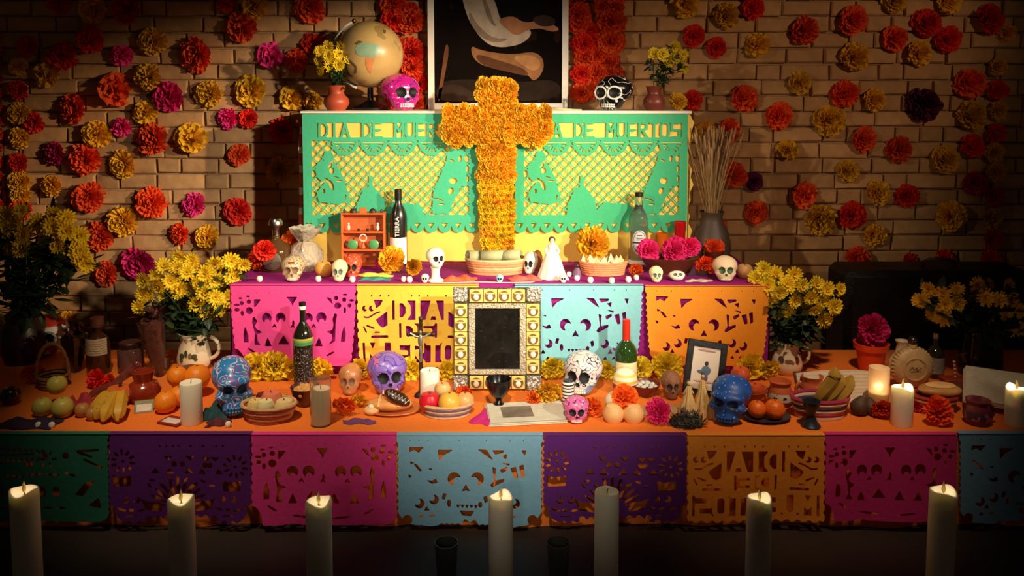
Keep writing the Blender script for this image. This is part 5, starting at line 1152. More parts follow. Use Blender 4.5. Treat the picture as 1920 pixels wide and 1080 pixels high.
def wrapped(label, px, py, z, h, wd, col, seed, tip=(0, 0)):
    loc, s = put(px, py, z, wd * .4); r = random.Random(seed); V, Fc = lathe([(0, 0), (wd * .14, 0), (wd * .22, h * .2), (wd * .45, h * .7), (wd * .5, h * .95), (wd * .3, h), (0, h * .8)], 16)
    V = [((x + r.uniform(-2, 2) + tip[0] * z_ / h) * s, (y + r.uniform(-2, 2)) * s, (z_ + r.uniform(-2, 2)) * s) for x, y, z_ in V]; V = [(x, y, max(.001, z_)) for x, y, z_ in V]
    t = thing('wrapped_bouquet', label, 'bouquet', loc); obj('wrapper', (V, Fc), M('wrap' + col, col, .2, sc=40, var=.3, bump=.8, coat=.6), t, smooth=20)
    lv = []
    for k in range(40): lv.append(leafmesh(r, Vector(((tip[0] + r.uniform(-wd * .4, wd * .4)) * s, r.uniform(-.3, .3) * wd * s, h * r.uniform(.75, 1.15) * s)), Vector((r.uniform(-1, 1), r.uniform(-1, .5), r.uniform(0, 1))), r.uniform(.02, .05), r.uniform(.006, .014)))
    tag(obj('foliage', join(*lv), M('dark_red_leaf', '#4a1418', .6, sc=40, var=.4), t, smooth=0), None, None, kind='stuff')
wrapped('dark red wrapped bouquet leaning between clay pot and left jug', 300, 712, ZA, 110, 46, '#4a2a26', 3, (-14, 0))
wrapped('dark wrapped herb bundle right of the goggle eyed skull', 142, 704, ZA, 74, 46, '#231a18', 4)
loc, s = put(311, 690, ZA, 2); tag(obj('price_tag', box(0, 0, 9 * s, 11 * s, .002, 18 * s), M('tag_paper', '#c9c4ba', .7, pat=[('wave', '#3a3634', 90, .8, 'X')]), loc=loc, rot=(-.1, 0, .1), smooth=0), 'small white printed tag left of the left cream jug', 'tag')

# ------------------------------------------------------------------ low step: front row, left to right
fruit('plum', 'glossy dark round fruit at the left picture edge', 'fruit', 20, 765, ZA, 36, M('plum_skin', '#1c1016', .2, coat=.5), 'orange')
GV = M('guava_skin', '#b8a848', .45, sc=14, var=.18)
fruit('guava', 'pale green guava at the lower left of the three', 'fruit', 80, 786, ZA, 36, GV, 'orange')
fruit('guava', 'pale green guava at the lower right of the three', 'fruit', 118, 790, ZA, 40, GV, 'orange')
P, s = put(103, 774, ZA, 24); fruit('guava', 'pale green guava behind and above the other two', 'fruit', 0, 0, 0, 36, GV, 'orange', loc=P + Vector((0, .02, 24 * s)), s=s)
BN = M('ripe_banana', '#c89628', .5, sc=16, var=.2, pat=[('noise', '#4a3014', 60, .66)])
P, s = put(208, 792, ZA, 30); t = thing('banana_bunch', 'bunch of four spotted ripe bananas before the squash', 'bananas', P)
for i, (x1, y1) in enumerate(((-26, -.02), (-12, -.065), (6, -.085), (32, -.08))): banana([(0 + (i - 1.5) * 7 * s, .05, 30 * s), (x1 * s * .5, .02, 34 * s), (x1 * s * .85, y1 * .6, 20 * s), (x1 * s, y1, 7 * s)], 12.5 * s, 'banana', t, BN)
obj('crown', ell(14 * s, 8 * s, 7 * s, (0, .055, 30 * s), 12, 8), M('banana_crown', '#6a4a1c', .7), t)
SF = M('small_fruit', '#b07a3c', .5, sc=12, var=.25)
fruit('tejocote', 'small brown yellow fruit left of the bananas', 'fruit', 155, 786, ZA, 27, SF, 'orange'); fruit('tejocote', 'small brown yellow fruit tucked against the bananas', 'fruit', 174, 792, ZA, 25, SF, 'orange')
P, s = put(225, 766, ZA, 26); t = thing('squash', 'ribbed orange squash behind the bananas', 'squash', P)
obj('body', lathe([(0, 3 * s), (14 * s, 0), (26 * s, 10 * s), (28 * s, 20 * s), (20 * s, 31 * s), (6 * s, 33 * s), (0, 30 * s)], 40, lambda a, z: .05 * math.cos(a * 10)), M('squash_skin', '#d8662a', .45), t); obj('stem', tube([(0, 0, 30 * s), (2 * s, 0, 37 * s), (5 * s, 0, 41 * s)], 2.4 * s, 6), M('fruit_stem', '#4c3a1c'), t)
t, s, _ = vessel('clay_pot', 'glazed red brown clay pot beside the oranges', 'pot', 270, 762, ZA, [(0, 0), (22, 0), (29, 10), (31, 20), (25, 32), (17, 37), (17, 42), (21, 56), (19, 57), (14, 42), (0, 36)], M('red_clay_glaze', '#8c3018', .22, coat=.5))
OR = M('orange_peel', '#f48a14', .45, sc=120, var=.08, bump=.25)
fruit('orange', 'orange at the front beside the folded card', 'fruit', 311, 781, ZA, 42, OR, 'orange')
fruit('orange', 'orange in the middle of the four left oranges', 'fruit', 337, 768, ZA, 40, OR, 'orange')
P, s = put(328, 762, ZA, 24); fruit('orange', 'orange stacked on top at the left of the pair', 'fruit', 0, 0, 0, 38, OR, 'orange', loc=P + Vector((0, .03, 26 * s)), s=s)
P, s = put(371, 752, ZA, 24); fruit('orange', 'largest orange above the white pillar candle at the left', 'fruit', 0, 0, 0, 48, OR, 'orange', loc=P + Vector((0, 0, 15 * s)), s=s)
vessel('clay_bowl', 'brown clay bowl carrying the largest left orange', 'bowl', 352, 742, ZA, [(0, 0), (22, 0), (26, 6), (30, 34), (31, 38), (28, 38), (24, 20), (20, 14), (0, 13)], M('brown_clay', '#7a4028', .5))
pillar('white pillar candle between the left oranges and blue skull', 360, 801, ZA, 40, 79)
def card(label, px, py, z, wd, dp, th, col, rz=0, rx=0, cat='card', name='card', pat=None):
    loc, s = put(px, py, z, 0); t = thing(name, label, cat, loc + Vector((0, dp / 2, 0)), rot=(rx, 0, rz))
    obj('cover', box(0, 0, th / 2, wd * s, dp, th, .001), M('card' + col, col, .6, sc=40, var=.2, pat=pat), t); obj('print', box(0, -dp * .1, th + .0006, wd * s * .75, dp * .55, .001), M('card_pale', '#d8cec0', .6), t); return t
card('small red and white card pack before the left oranges', 318, 799, ZA, 48, .07, .008, '#8a1f22', -.35)
t = card('grey green folded card standing beside the bananas', 265, 776, ZA, 34, .05, .004, '#7d8260', .3, .9); t.location.z += .018
cloth_scrap('dark teal folded cloth between the pillar candle and blue skull', 398, 790, ZA, 50, .12, '#1f4a4e', .1, h=.03)
cloth_scrap('dark patterned wrapper before the left blue skull', 408, 800, ZA, 42, .05, '#5a2030', .25, 'candy_wrapper', 'wrapper', .012)
BS = M('blue_lace_skull', '#2f86d2', .35, sc=20, var=.2, coat=.3, pat=[('curl', '#ead4e4', 22, .80, 46), ('curl', '#8a5ab0', 11, .93, 30)])
skull('tall blue skull with white lace painting left of the apple basket', 437, 784, ZA, 74, 101, 'real', BS, M('socket_blue', '#16406e', .5), M('tooth_blue', '#3a86c8', .4), rz=.45)
RW = M('red_wicker', '#a8483a', .7, sc=60, var=.25, bump=.4); CW = M('cream_wicker', '#cfa676', .7, sc=60, var=.2, bump=.4)
t, s, loc, H = basket('red and cream coiled basket of apples beside the left blue skull', 505, 803, ZA, 106, 34, (RW, CW), .8, 6)
t.scale = (1, .72, 1)
for i, (dx, dy, d, col, lb) in enumerate(((-26, .01, 34, '#e8c478', 'pale yellow apple at the left of the coiled basket'), (2, .02, 40, '#e07a5a', 'pink apple in the middle of the coiled basket'), (30, -.005, 38, '#e9c58c', 'pale peach coloured apple at the right of the coiled basket'), (-2, -.024, 32, '#efd9a0', 'cream apple at the front of the coiled basket'), (-22, .06, 24, '#6a1f24', 'dark red plum at the back of the coiled basket'))):
    fruit('apple', lb, 'fruit', 0, 0, 0, d, M('apl' + col, col, .4, sc=9, var=.25), 'apple', loc=loc + Vector((dx * s, dy, .014 + (.016 if i in (1, 3) else 0) + (H * .35 if d < 30 else 0))), s=s)
cloth_scrap('teal cloth corner in the coiled basket of apples', 536, 766, ZA, 30, .05, '#1c6a68', .5, h=.03)
t, s = bowl_of('brown bowl of pale nuts behind the glass candle', 572, 770, ZA, 54, 36, M('brown_glaze', '#5a2a16'), 'walnut', 'pale nut heaped in the bowl behind the glass candle', group='nuts in the bowl behind the glass candle', imat=NUT, isz=8, n=16)
def glass_candle(label, px, py, z, wd, h, fill, lit, frost=None):
    R_ = wd / 2; t, s, _ = vessel('glass_candle', label, 'candle', px, py, z, [(0, 0), (R_, 0), (R_, h), (R_ * .95, h), (R_ * .94, h * .03), (0, h * .03)], frost or M('candle_jar', '#f6ead6', .06, trans=.95, bump=0, var=0), part='jar')
    obj('wax', xf(lathe([(0, h * .035), (R_ * .92, h * .035), (R_ * .92, h * fill), (R_ * .8, h * fill - 1), (0, h * fill - 2)], 24), sc=s), M('candle_wax', '#f3e6c4'), t)
    obj('wick', xf(tube([(0, 0, h * fill - 3), (.5, 0, h * fill + 6)], .6, 5), sc=s), M('burnt_wick', '#1b1410'), t)
    if lit:
        obj('flame', xf(lathe([(0, h * fill + 3), (2.2, h * fill + 8), (1.2, h * fill + 14), (0, h * fill + 19)], 10), sc=s), M('flame', '#ffd58a'), t)
        l = D.lights.new('candle_glow', 'POINT'); l.energy = .7; l.color = (1, .74, .44); l.shadow_soft_size = .01; lo = D.objects.new('candle_glow', l); COL.objects.link(lo); lo.parent = t; lo.location = (0, 0, (h * fill + 10) * s)
glass_candle('tall white candle in a glass right of the coiled apple basket', 602, 803, ZA, 39, 88, .78, False)
CLS = M('clay_skull', '#c08050', .3, sc=40, var=.3, bump=.5, coat=.4)
skull('tan clay skull jar between green banded bottle and purple skull', 657, 744, ZA, 44, 54, 'sugar', CLS, M('socket_brown', '#7a5a40'), CLS)
skull('purple blue painted skull below the lettered yellow banner', 727, 748, ZA, 76, 74, 'sugar', M('purple_paint', '#8a6ac0', .3, sc=8, var=.25, coat=.4, pat=[('noise', '#c86a9a', 14, .62), ('curl', '#4a3a9a', 16, .88, 44), ('dots', '#5ab0b0', 46, .12)]), SOCK, WHITE, rz=.3)
# bread on a plate
t, s, _ = vessel('plate', 'orange plate under the glazed breads', 'plate', 738, 790, ZA, [(0, 0), (30, 0), (52, 5), (51, 7), (30, 3), (0, 3)], M('orange_plate', '#c8682a', .4)); t.scale = (1, .75, 1); pl_ = t.location.copy()
loc = pl_ + Vector((-6 * s, -.012, 4 * s)); bl_ = thing('bread_loaf', 'long golden sweet bread on the orange plate', 'bread', loc)
obj('crust', ell(44 * s, .045, 12 * s, (0, 0, 12 * s), 24, 12), M('bread_crust', '#d89048', .5, sc=20, var=.25), bl_)
for k in range(3): obj('dough_strip', tube([((-18 + k * 18) * s, -.04, 12 * s), ((-18 + k * 18) * s, -.02, 22 * s), ((-18 + k * 18) * s, .02, 23 * s), ((-18 + k * 18) * s, .04, 12 * s)], 3 * s, 6), M('bread_pale', '#e8b878', .6), bl_)
ec = thing('chocolate_eclair', 'chocolate eclair with white zigzag icing below the purple skull', 'pastry', pl_ + Vector((6 * s, -.02, 25 * s)), rot=(.75, .5, 0))
obj('bun', ell(27 * s, 13 * s, 10 * s, (0, 0, 9 * s), 20, 10), M('bun_red', '#c8582c', .5), ec); obj('chocolate', ell(26 * s, 12.5 * s, 8 * s, (0, -.002, 13 * s), 20, 10), M('chocolate', '#3a1c10', .3, coat=.3), ec)
obj('icing', tube([((-20 + k * 3.4) * s, ((-1) ** k) * 5 * s - .006, (20.6 - abs(k - 6) ** 2 * .1) * s) for k in range(13)], 1.1 * s, 5), M('icing', '#efe4d4', .5), ec)
P, s = put(697, 782, ZA, 14); fr = thing('sweet_bread', 'small sugared bread left of the chocolate eclair', 'bread', P); obj('crust', ell(15 * s, .03, 8 * s, (0, 0, 8 * s), 18, 10), M('bread_pale', '#e8b878'), fr); obj('sugar_knob', ell(6 * s, .014, 4 * s, (0, -.004, 16 * s), 12, 8), M('icing', '#efe4d4'), fr)
ball_flower('orange flower lying between glass candle and breads', 648, 784, ZA, 46, 'e', 2); ball_flower('orange flower behind the sugared bread', 672, 768, ZA, 34, 'g', 4)
cloth_scrap('purple candy wrappers at the front edge before the breads', 672, 796, ZA, 60, .03, '#6a3a6a', 0, 'candy_wrapper', 'wrapper', .01)
# crucifix
P, s = put(790, 744, ZA, 4); t = thing('crucifix', 'dark carved crucifix standing before the lettered yellow banner', 'crucifix', P); CB = M('dark_bronze', '#3a2a1c', .4, metal=.5, sc=60, var=.4, bump=.5)
obj('upright', box(0, 0, 74 * s, 7 * s, .012, 148 * s, .003), CB, t); obj('crossbar', box(0, 0, 118 * s, 46 * s, .012, 7 * s, .003), CB, t); obj('foot', lathe([(0, 0), (14 * s, 0), (12 * s, 4 * s), (5 * s, 10 * s), (0, 10 * s)], 16), CB, t)
ft = obj('figure', join(ell(3.2 * s, .008, 4 * s, (0, -.014, 124 * s), 10, 8), ell(5 * s, .009, 13 * s, (0, -.013, 108 * s), 10, 8), tube([(0, -.014, 98 * s), (1.5 * s, -.02, 84 * s), (0, -.014, 68 * s)], 2.8 * s, 6), tube([(-19 * s, -.01, 122 * s), (-8 * s, -.014, 116 * s), (0, -.014, 115 * s), (8 * s, -.014, 116 * s), (19 * s, -.01, 122 * s)], 1.8 * s, 6)), M('pewter', '#8f8876'), t)
for (x, z_) in ((-23, 118), (23, 118), (0, 148)): obj('end_knob', ell(4.5 * s, .009, 4.5 * s, (x * s, 0, z_ * s), 10, 8), CB, t)
pillar('short white pillar candle between crucifix and ornate frame', 806, 757, ZA, 36, 58)
# fruit basket
t, s, loc, H = basket('patterned basket of fruit left of the black goblet', 838, 792, ZA, 104, 26, (CW, M('blue_wicker', '#6a5a7a', .7)), .84, 5); t.scale = (1, .7, 1)
for i, (nm, dx, dy, d, col, kd, lb) in enumerate((('apple', -32, -.01, 40, '#d0182c', 'apple', 'bright red apple in the patterned basket'), ('apple', -10, .05, 32, '#e0b070', 'apple', 'pale yellow apple at the back of the patterned basket'), ('mango', 6, -.03, 42, '#eeb040', 'orange', 'golden mango in the middle of the patterned basket'), ('mandarin', 34, .0, 36, '#e8a060', 'orange', 'pale orange mandarin at the right of the patterned basket'))):
    fruit(nm, lb, 'fruit', 0, 0, 0, d, M('frt' + col, col, .35, sc=9, var=.2), kd, loc=loc + Vector((dx * s, dy, .014 + (H * .6 if dy > .04 else 0))), s=s)
ball_flower('orange flower before the lower left corner of the ornate frame', 872, 752, ZA, 34, 'e', 1); ball_flower('large orange flower before the lower right corner of the ornate frame', 1026, 764, ZA, 56, 'g', 3)
ball_flower('orange flower right of the black goblet', 1000, 764, ZA, 30, 'e', 5)
t, s, _ = vessel('goblet', 'black clay goblet before the ornate frame', 'goblet', 935, 772, ZA, [(0, 0), (15, 0), (16, 3), (7, 8), (5, 13), (8, 18), (17, 27), (23, 40), (24, 54), (22, 54), (19, 40), (12, 29), (0, 26)], BLK)
cloth_scrap('magenta cloth between patterned basket and newspaper', 905, 797, ZA, 54, .16, '#c81f78', -.35, h=.006)
# newspaper
P, s = put(985, 800, ZA, 0); t = thing('newspaper', 'folded newspaper lying before the black goblet', 'newspaper', P + Vector((0, .11, 0)), .12)
for k in range(3): obj('page', box(.004 * k, .002 * k, .003 + k * .004, 150 * s, .2 - .008 * k, .003, .001), PAPER, t)
obj('photo', box(-.03, .0, .0135, 60 * s, .10, .001), M('newsprint_photo', '#7a6a5c', .7, sc=20, var=.5), t)
# skulls and pottery right of centre
skull('silver white skull with coloured flowers right of the ornate frame', 1092, 748, ZA, 74, 76, 'sugar', M('flower_skull', '#d8d0cc', .3, sc=10, coat=.4, pat=[('noise', '#7aa2c8', 12, .60), ('dots', '#d86a9a', 44, .2), ('curl', '#2a2a3a', 18, .9, 46)]), SOCK, WHITE, rz=-.35)
t, s, _ = vessel('banded_jar', 'narrow black and white banded jar before the flowered skull', 'jar', 1065, 764, ZA, [(0, 0), (10, 0), (12, 8), (10, 16), (12, 24), (10, 32), (12, 40), (9, 48), (0, 48)], M('bands', '#ece4d8', .4, pat=[('wave', '#2a2024', 24, .62, 'Z')]))
skull('small pink painted skull at the front edge right of the newspaper', 1080, 799, ZA, 50, 46, 'sugar', M('pink_paint', '#d86aa0', .35, sc=10, pat=[('dots', '#f4e4ec', 70, .2), ('curl', '#7a2a6a', 26, .85, 40)]), SOCK, WHITE)
t, s, _ = vessel('ceramic_cup', 'round cup painted with yellow and red bands before the green bottle', 'cup', 1172, 748, ZA, [(0, 0), (15, 0), (22, 10), (24, 24), (21, 38), (13, 48), (0, 52)], M('painted_cup', '#efe4c8', .35, sc=20), 28)
for (z0, z1, c) in ((14, 19, '#4a3a8a'), (19, 24, '#a83a2a'), (26, 31, '#e0b040'), (38, 42, '#e8c858')):
    f_ = lambda q: np.interp(q, [0, 10, 24, 38, 48], [15, 22, 24, 21, 13]) + .35
    obj('painted_band', xf(lathe([(f_(z0), z0), (f_((z0 + z1) / 2), (z0 + z1) / 2), (f_(z1), z1)], 28), sc=s), M('band' + c, c, .4), t)
t, s = bowl_of('dark red bowl of white speckled candies right of the painted cup', 1210, 752, ZA, 56, 24, M('dark_red_bowl', '#6a1c1c', .35), 'candy', 'white candy heaped in the dark red bowl', group='candies in the dark red bowl', imat=M('speckled_candy', '#d8c8b8', .5, sc=80, var=.5), isz=6, n=16)
skull('brown sugar skull between dark red bowl and black picture frame', 1258, 752, ZA, 38, 50, 'sugar', M('amaranth_brown', '#8a5a3c', .6, sc=90, var=.4, bump=.6), M('socket_dbrown', '#3a2418', .7), M('amaranth_brown', '#8a5a3c'))
P, s = put(1157, 772, ZA, 18); t = thing('sweet_bread', 'cream coloured bread behind the two buns', 'bread', P, .4); obj('crust', ell(24 * s, 18 * s, 17 * s, (0, 0, 16 * s), 20, 12), M('cream_bread', '#ead8b4', .6), t); obj('crumb_ridge', tube([(-16 * s, -4 * s, 30 * s), (0, -6 * s, 34 * s), (16 * s, -4 * s, 30 * s)], 3 * s, 6), M('bread_pale', '#e8b878'), t)
for i, (x, lb) in enumerate(((1150, 'plump golden bun left under the orange flower'), (1187, 'plump golden bun right under the orange flower'))):
    P, s = put(x, 798, ZA, 20); t = thing('bread_bun', lb, 'bread', P); obj('crust', lathe([(0, 0), (14 * s, 0), (20 * s, 10 * s), (20 * s, 20 * s), (13 * s, 30 * s), (0, 33 * s)], 24), M('bun_gold', '#e8b070', .45, sc=12, var=.15), t); obj('sugar_top', lathe([(0, 33.5 * s), (9 * s, 32 * s), (13 * s, 30.3 * s), (9 * s, 31 * s), (0, 32 * s)], 18), M('bread_pale', '#e8b878'), t)
P, s = put(1170, 792, ZA, 20); tag(obj('paper_flower', fmesh('pom', 2, 'e'), loc=P + Vector((0, .01, 38 * s)), rot=(-.8, 0, 0), sc=28 * s), 'orange flower lying on the two golden buns', 'flower', 'paper flowers on the altar')
ball_flower('orange flower between pink skull and golden buns', 1112, 786, ZA, 40, 'e', 4)
ball_flower('hot pink flower at the front edge right of the buns', 1236, 801, ZA, 50, 'h', 3)
# herb heap
P, s = put(1288, 806, ZA, 20); t = thing('herb_heap', 'dark grey heap of dried herbs before the corn husk dolls', 'herbs', P); r = random.Random(4); lv = []
for k in range(260):
    a = r.uniform(0, 6.28); q = math.sqrt(r.random()); x = 34 * s * q * math.cos(a); y = 20 * s * q * math.sin(a); z_ = (1 - q * q) * 26 * s * r.random() + .004
    lv.append(leafmesh(r, Vector((x, y, z_)), Vector((r.uniform(-1, 1), r.uniform(-1, 1), r.uniform(0, .8))), r.uniform(.015, .035), r.uniform(.002, .006)))
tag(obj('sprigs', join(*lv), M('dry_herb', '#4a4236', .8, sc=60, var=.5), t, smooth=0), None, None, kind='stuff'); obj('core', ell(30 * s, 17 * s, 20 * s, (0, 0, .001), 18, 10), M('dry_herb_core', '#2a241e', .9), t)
# black picture frame, leaning
P, s = put(1318, 752, ZA, 2); t = thing('picture_frame', 'black framed print of a small figure leaning behind the corn husk dolls', 'picture frame', P + Vector((0, .02, .012)), rot=(-.22, .16, 0)); W2, H2 = 76 * s, 102 * s; BF = M('black_frame', '#17120f', .4)
for sx in (-1, 1): obj('frame_side', box(sx * (W2 / 2 - 6 * s), 0, H2 / 2, 12 * s, .014, H2, .002), BF, t)
for z_ in (6 * s, H2 - 6 * s): obj('frame_rail', box(0, -.0005, z_, W2, .014, 12 * s, .002), BF, t)
pr = obj('print', box(0, .002, H2 / 2, W2 - 14 * s, .004, H2 - 14 * s), M('print_paper', '#e8d8c4', .6, sc=8, var=.08), t, smooth=0)
for (x, z_, w_, h_, c) in ((2, 60, 3.5, 4.5, '#3a2420'), (2, 47, 9, 9, '#5a7088'), (-3, 44, 12, 4, '#5a7088'), (1, 33, 6, 9, '#6a5a64'), (0, 84, 18, 2, '#c08a84'), (0, 26, 20, 2.4, '#c89a8a')): obj('printed_shape', ell(w_ * s, .0012, h_ * s, (x * s, -.001, z_ * s), 14, 8), M('ink' + c, c, .7), pr)
HUSK = M('corn_husk', '#d8b070', .7, sc=30, var=.25, bump=.5)
for i, (x, y, h_, lb) in enumerate(((1290, 786, 74, 'corn husk doll at the left of the three'), (1316, 784, 86, 'corn husk doll in the middle of the three'), (1341, 786, 72, 'corn husk doll at the right of the three'))):
    P, s = put(x, y, ZA, 12); t = thing('corn_husk_doll', lb, 'doll', P); obj('skirt', lathe([(0, 0), (17 * s, 0), (14 * s, h_ * .3 * s), (6 * s, h_ * .62 * s), (4 * s, h_ * .78 * s), (0, h_ * .8 * s)], 28, lambda a, z: .10 * math.sin(a * 9)), HUSK, t)
    obj('head', ell(3.6 * s, 3.6 * s, 4.4 * s, (0, 0, h_ * .88 * s), 10, 8), HUSK, t); obj('hair', ell(3.8 * s, 3.4 * s, 2.8 * s, (0, .002, h_ * .93 * s), 10, 8), M('doll_hair', '#4a3a34'), t)
    obj('arm', tube([(-9 * s, 0, h_ * .6 * s), (-4 * s, -.003, h_ * .74 * s), (4 * s, -.003, h_ * .74 * s), (9 * s, 0, h_ * .6 * s)], 1.8 * s, 6), HUSK, t)
cloth_scrap('beige cloth spread behind the herb heap', 1252, 778, ZA, 90, .08, '#b08a5a', .1, h=.016)
skull('deep blue skull with white dotted brow at the right front', 1369, 800, ZA, 76, 80, 'real', M('deep_blue', '#1c52a8', .45, sc=30, var=.25, pat=[('dots', '#a8c8e8', 60, .17)]), M('socket_navy', '#0e2a58', .5), None, rz=-.5)
t, s, _ = vessel('clay_bowl', 'clay bowl of apples behind the deep blue skull', 'bowl', 1402, 770, ZA, [(0, 0), (18, 0), (20, 4), (34, 26), (36, 30), (33, 30), (18, 8), (0, 6)], TERRA); bL = t.location
AP = M('red_yellow_apple', '#e05a2c', .35, sc=7, var=.35)
fruit('apple', 'topmost orange red apple behind the deep blue skull', 'fruit', 0, 0, 0, 36, AP, 'apple', loc=bL + Vector((-15 * s, 0, 38 * s)), s=s); fruit('apple', 'pinkish apple low in the clay bowl behind the deep blue skull', 'fruit', 0, 0, 0, 34, M('apl#e07a5a', '#e07a5a'), 'apple', loc=bL + Vector((-14 * s, -.01, 10 * s)), s=s); fruit('apple', 'red apple at the right in the clay bowl', 'fruit', 0, 0, 0, 30, AP, 'apple', loc=bL + Vector((14 * s, 0, 12 * s)), s=s)
t, s, _ = vessel('plate', 'dark plate of two mandarins right of the deep blue skull', 'plate', 1436, 804, ZA, [(0, 0), (28, 0), (46, 6), (45, 8), (28, 3), (0, 3)], M('dark_plate', '#3a2c34', .35)); t.scale = (1, .7, 1); q = t.location
MD = M('mandarin_peel', '#ec6e1c', .4, sc=100, var=.1, bump=.25)
fruit('mandarin', 'mandarin at the left on the dark plate', 'fruit', 0, 0, 0, 34, MD, 'orange', loc=q + Vector((-17 * s, 0, 3.2 * s)), s=s); fruit('mandarin', 'mandarin at the right on the dark plate', 'fruit', 0, 0, 0, 38, MD, 'orange', loc=q + Vector((14 * s, -.01, 3.2 * s)), s=s)
def mug(label, px, py, wd, h, mat, deco, side=-1):
    R_ = wd / 2; t, s, b = vessel('clay_mug', label, 'mug', px, py, ZA, [(0, 0), (R_ * .7, 0), (R_ * .95, h * .25), (R_, h * .45), (R_ * .8, h * .75), (R_ * .75, h * .82), (R_ * .88, h), (R_ * .8, h), (R_ * .68, h * .8), (0, h * .6)], mat)
    obj('handle', tube([(side * (R_ * .85 + h * .22 * math.sin(a)) * s, 0, h * (.5 + .25 * math.cos(a)) * s) for a in np.linspace(.1, PI - .1, 10)], h * .06 * s, 7), mat, t)
    obj('painted_band', xf(lathe([(R_ * .965, h * .25), (R_ * 1.012, h * .42), (R_ * .96, h * .58)], 28), sc=s), deco, t)
mug('clay mug with a white painted belly behind the mandarins', 1462, 768, 48, 46, M('orange_clay', '#c8683c', .4), M('mug_white', '#d8d0c0', .4, sc=30, pat=[('noise', '#2a2a34', 40, .6)]))
mug('plain red clay mug standing left of the bananas', 1522, 762, 46, 50, M('orange_clay', '#c8683c'), M('mug_rust', '#8a2c1c', .4, pat=[('wave', '#e0c090', 26, .75, 'Z')]))
P, s = put(1487, 752, ZA, 8); ball_flower('small yellow flower between the two clay mugs', 1487, 762, ZA, 26, 'y', 1)
t, s, loc, H = basket('purple and white striped basket of bananas at the right', 1536, 797, ZA, 112, 40, (M('white_wicker', '#d8c4b4', .7), M('pink_band', '#b0305a', .7), M('white_wicker', '#d8c4b4'), M('navy_wicker', '#3a3a5a', .7)), .82, 6); t.scale = (1, .6, 1)
BG = M('green_banana', '#a8822c', .5, sc=14, var=.25)
t = thing('banana_bunch', 'bunch of three upright bananas in the striped basket', 'bananas', loc + Vector((16 * s, 0, H * .5)))
for i, (x0, x1, h_) in enumerate(((-24, 10, 66), (-10, 24, 50), (6, 46, 46))): banana([(x0 * s, 0, 0), ((x0 * .6 + x1 * .4) * s, -.01, h_ * .4 * s), (x1 * .8 * s, -.012 + .008 * i, h_ * .8 * s), (x1 * s, -.004 + .01 * i, (h_ + 8) * s)], 13 * s, 'banana', t, BG)
t, s, _ = vessel('chalice', 'small dark pewter chalice at the right front edge', 'chalice', 1520, 807, ZA, [(0, 0), (18, 0), (18, 3), (12, 10), (8, 20), (8, 28), (14, 36), (17, 50), (15.5, 50), (12, 38), (0, 34)], M('dark_pewter', '#3a4450', .35, metal=.6))
for i, (x, d, lb) in enumerate(((1606, 34, 'larger wrinkled brown avocado right of the striped basket'), (1634, 30, 'smaller wrinkled brown avocado beside the candle glass'))): fruit('avocado', lb, 'fruit', x, 784, ZA, d, M('avocado_skin', '#4a3426', .6, sc=50, var=.3, bump=.5), 'pear', tilt=.3)
# open book
P, s = put(1585, 762, ZA, 0); t = thing('open_book', 'open white book standing behind the bananas', 'book', P + Vector((0, .03, 0)), rot=(-.55, 0, .05)); PG = M('book_page', '#d8cab4', .7, sc=30, pat=[('wave', '#bcae9a', 22, .93, 'Z', 1)])
for sx in (-1, 1):
    n = 8; V = []; Fc = []
    for i in range(n + 1):
        u = i / n; x = sx * u * 78 * s; y = -.03 * math.sin(u * PI) * .6
        for (yy, zz2) in ((y, 0), (y, 62 * s - u * 4 * s), (y + .012, 62 * s - u * 4 * s), (y + .012, 0)): V.append((x, yy, zz2))
    for i in range(n):
        for k in range(4): a_, b_ = i * 4 + k, i * 4 + (k + 1) % 4; Fc.append((a_, b_, b_ + 4, a_ + 4) if sx < 0 else (a_, a_ + 4, b_ + 4, b_))
    Fc += [(0, 1, 2, 3), tuple(n * 4 + k for k in (3, 2, 1, 0))]
    obj('page_block', (V, Fc), PG, t)
obj('cover', box(0, .02, 31 * s, 160 * s, .006, 64 * s, .002), M('book_cover', '#5a2a1c', .6), t)
glass_candle('lit candle in a tall frosted glass left of the round bottle', 1646, 778, ZA, 37, 84, .45, True, M('frosted_jar', '#f4dcb8', .55, trans=.8, bump=0, var=0))
ball_flower('orange red flower before the frosted candle glass', 1652, 790, ZA, 44, 'o', 1)
pillar('lit white pillar candle before the round ridged bottle', 1690, 804, ZA, 39, 73, True)
t, s, loc, H = basket('red striped basket of bread below the round ridged bottle', 1752, 784, ZA, 84, 34, (M('red_wicker2', '#a02a20', .7), M('cream_wicker', '#cfa676')), .84, 5); t.scale = (1, .7, 1)
t = thing('bread_loaf', 'oval golden bread on the red striped basket', 'bread', loc + Vector((8 * s, 0, H * .95))); obj('crust', ell(40 * s, 24 * s, 12 * s, (0, 0, 9 * s), 24, 12), M('bread_tan', '#c08a4a', .5, sc=14, var=.25), t); obj('sesame_top', ell(28 * s, 16 * s, 4 * s, (0, -.004, 18.5 * s), 18, 8), M('bread_pale', '#e8b878'), t)
ball_flower('shaggy orange red flower at the front before the red striped basket', 1756, 804, ZA, 58, 'o', 1); ball_flower('dark red flower beside the lit pillar candle', 1718, 776, ZA, 26, 'r', 5)
mug('dark rose painted mug at the right front edge', 1832, 804, 50, 46, M('rose_clay', '#7a2a3a', .4), M('mug_dusk', '#4a3a44', .4, pat=[('noise', '#c04a6a', 30, .55)]), 1)
P, s = put(1788, 727, ZA, 6); t = thing('gift_box', 'flat red box with a red and white taper candle behind the bread', 'box', P); obj('box_body', box(0, 0, .016, 42 * s, .06, .03, .003), M('red_box', '#a83a1c', .5), t); obj('lid', box(0, 0, .034, 44 * s, .064, .008, .002), M('red_box', '#a83a1c'), t)
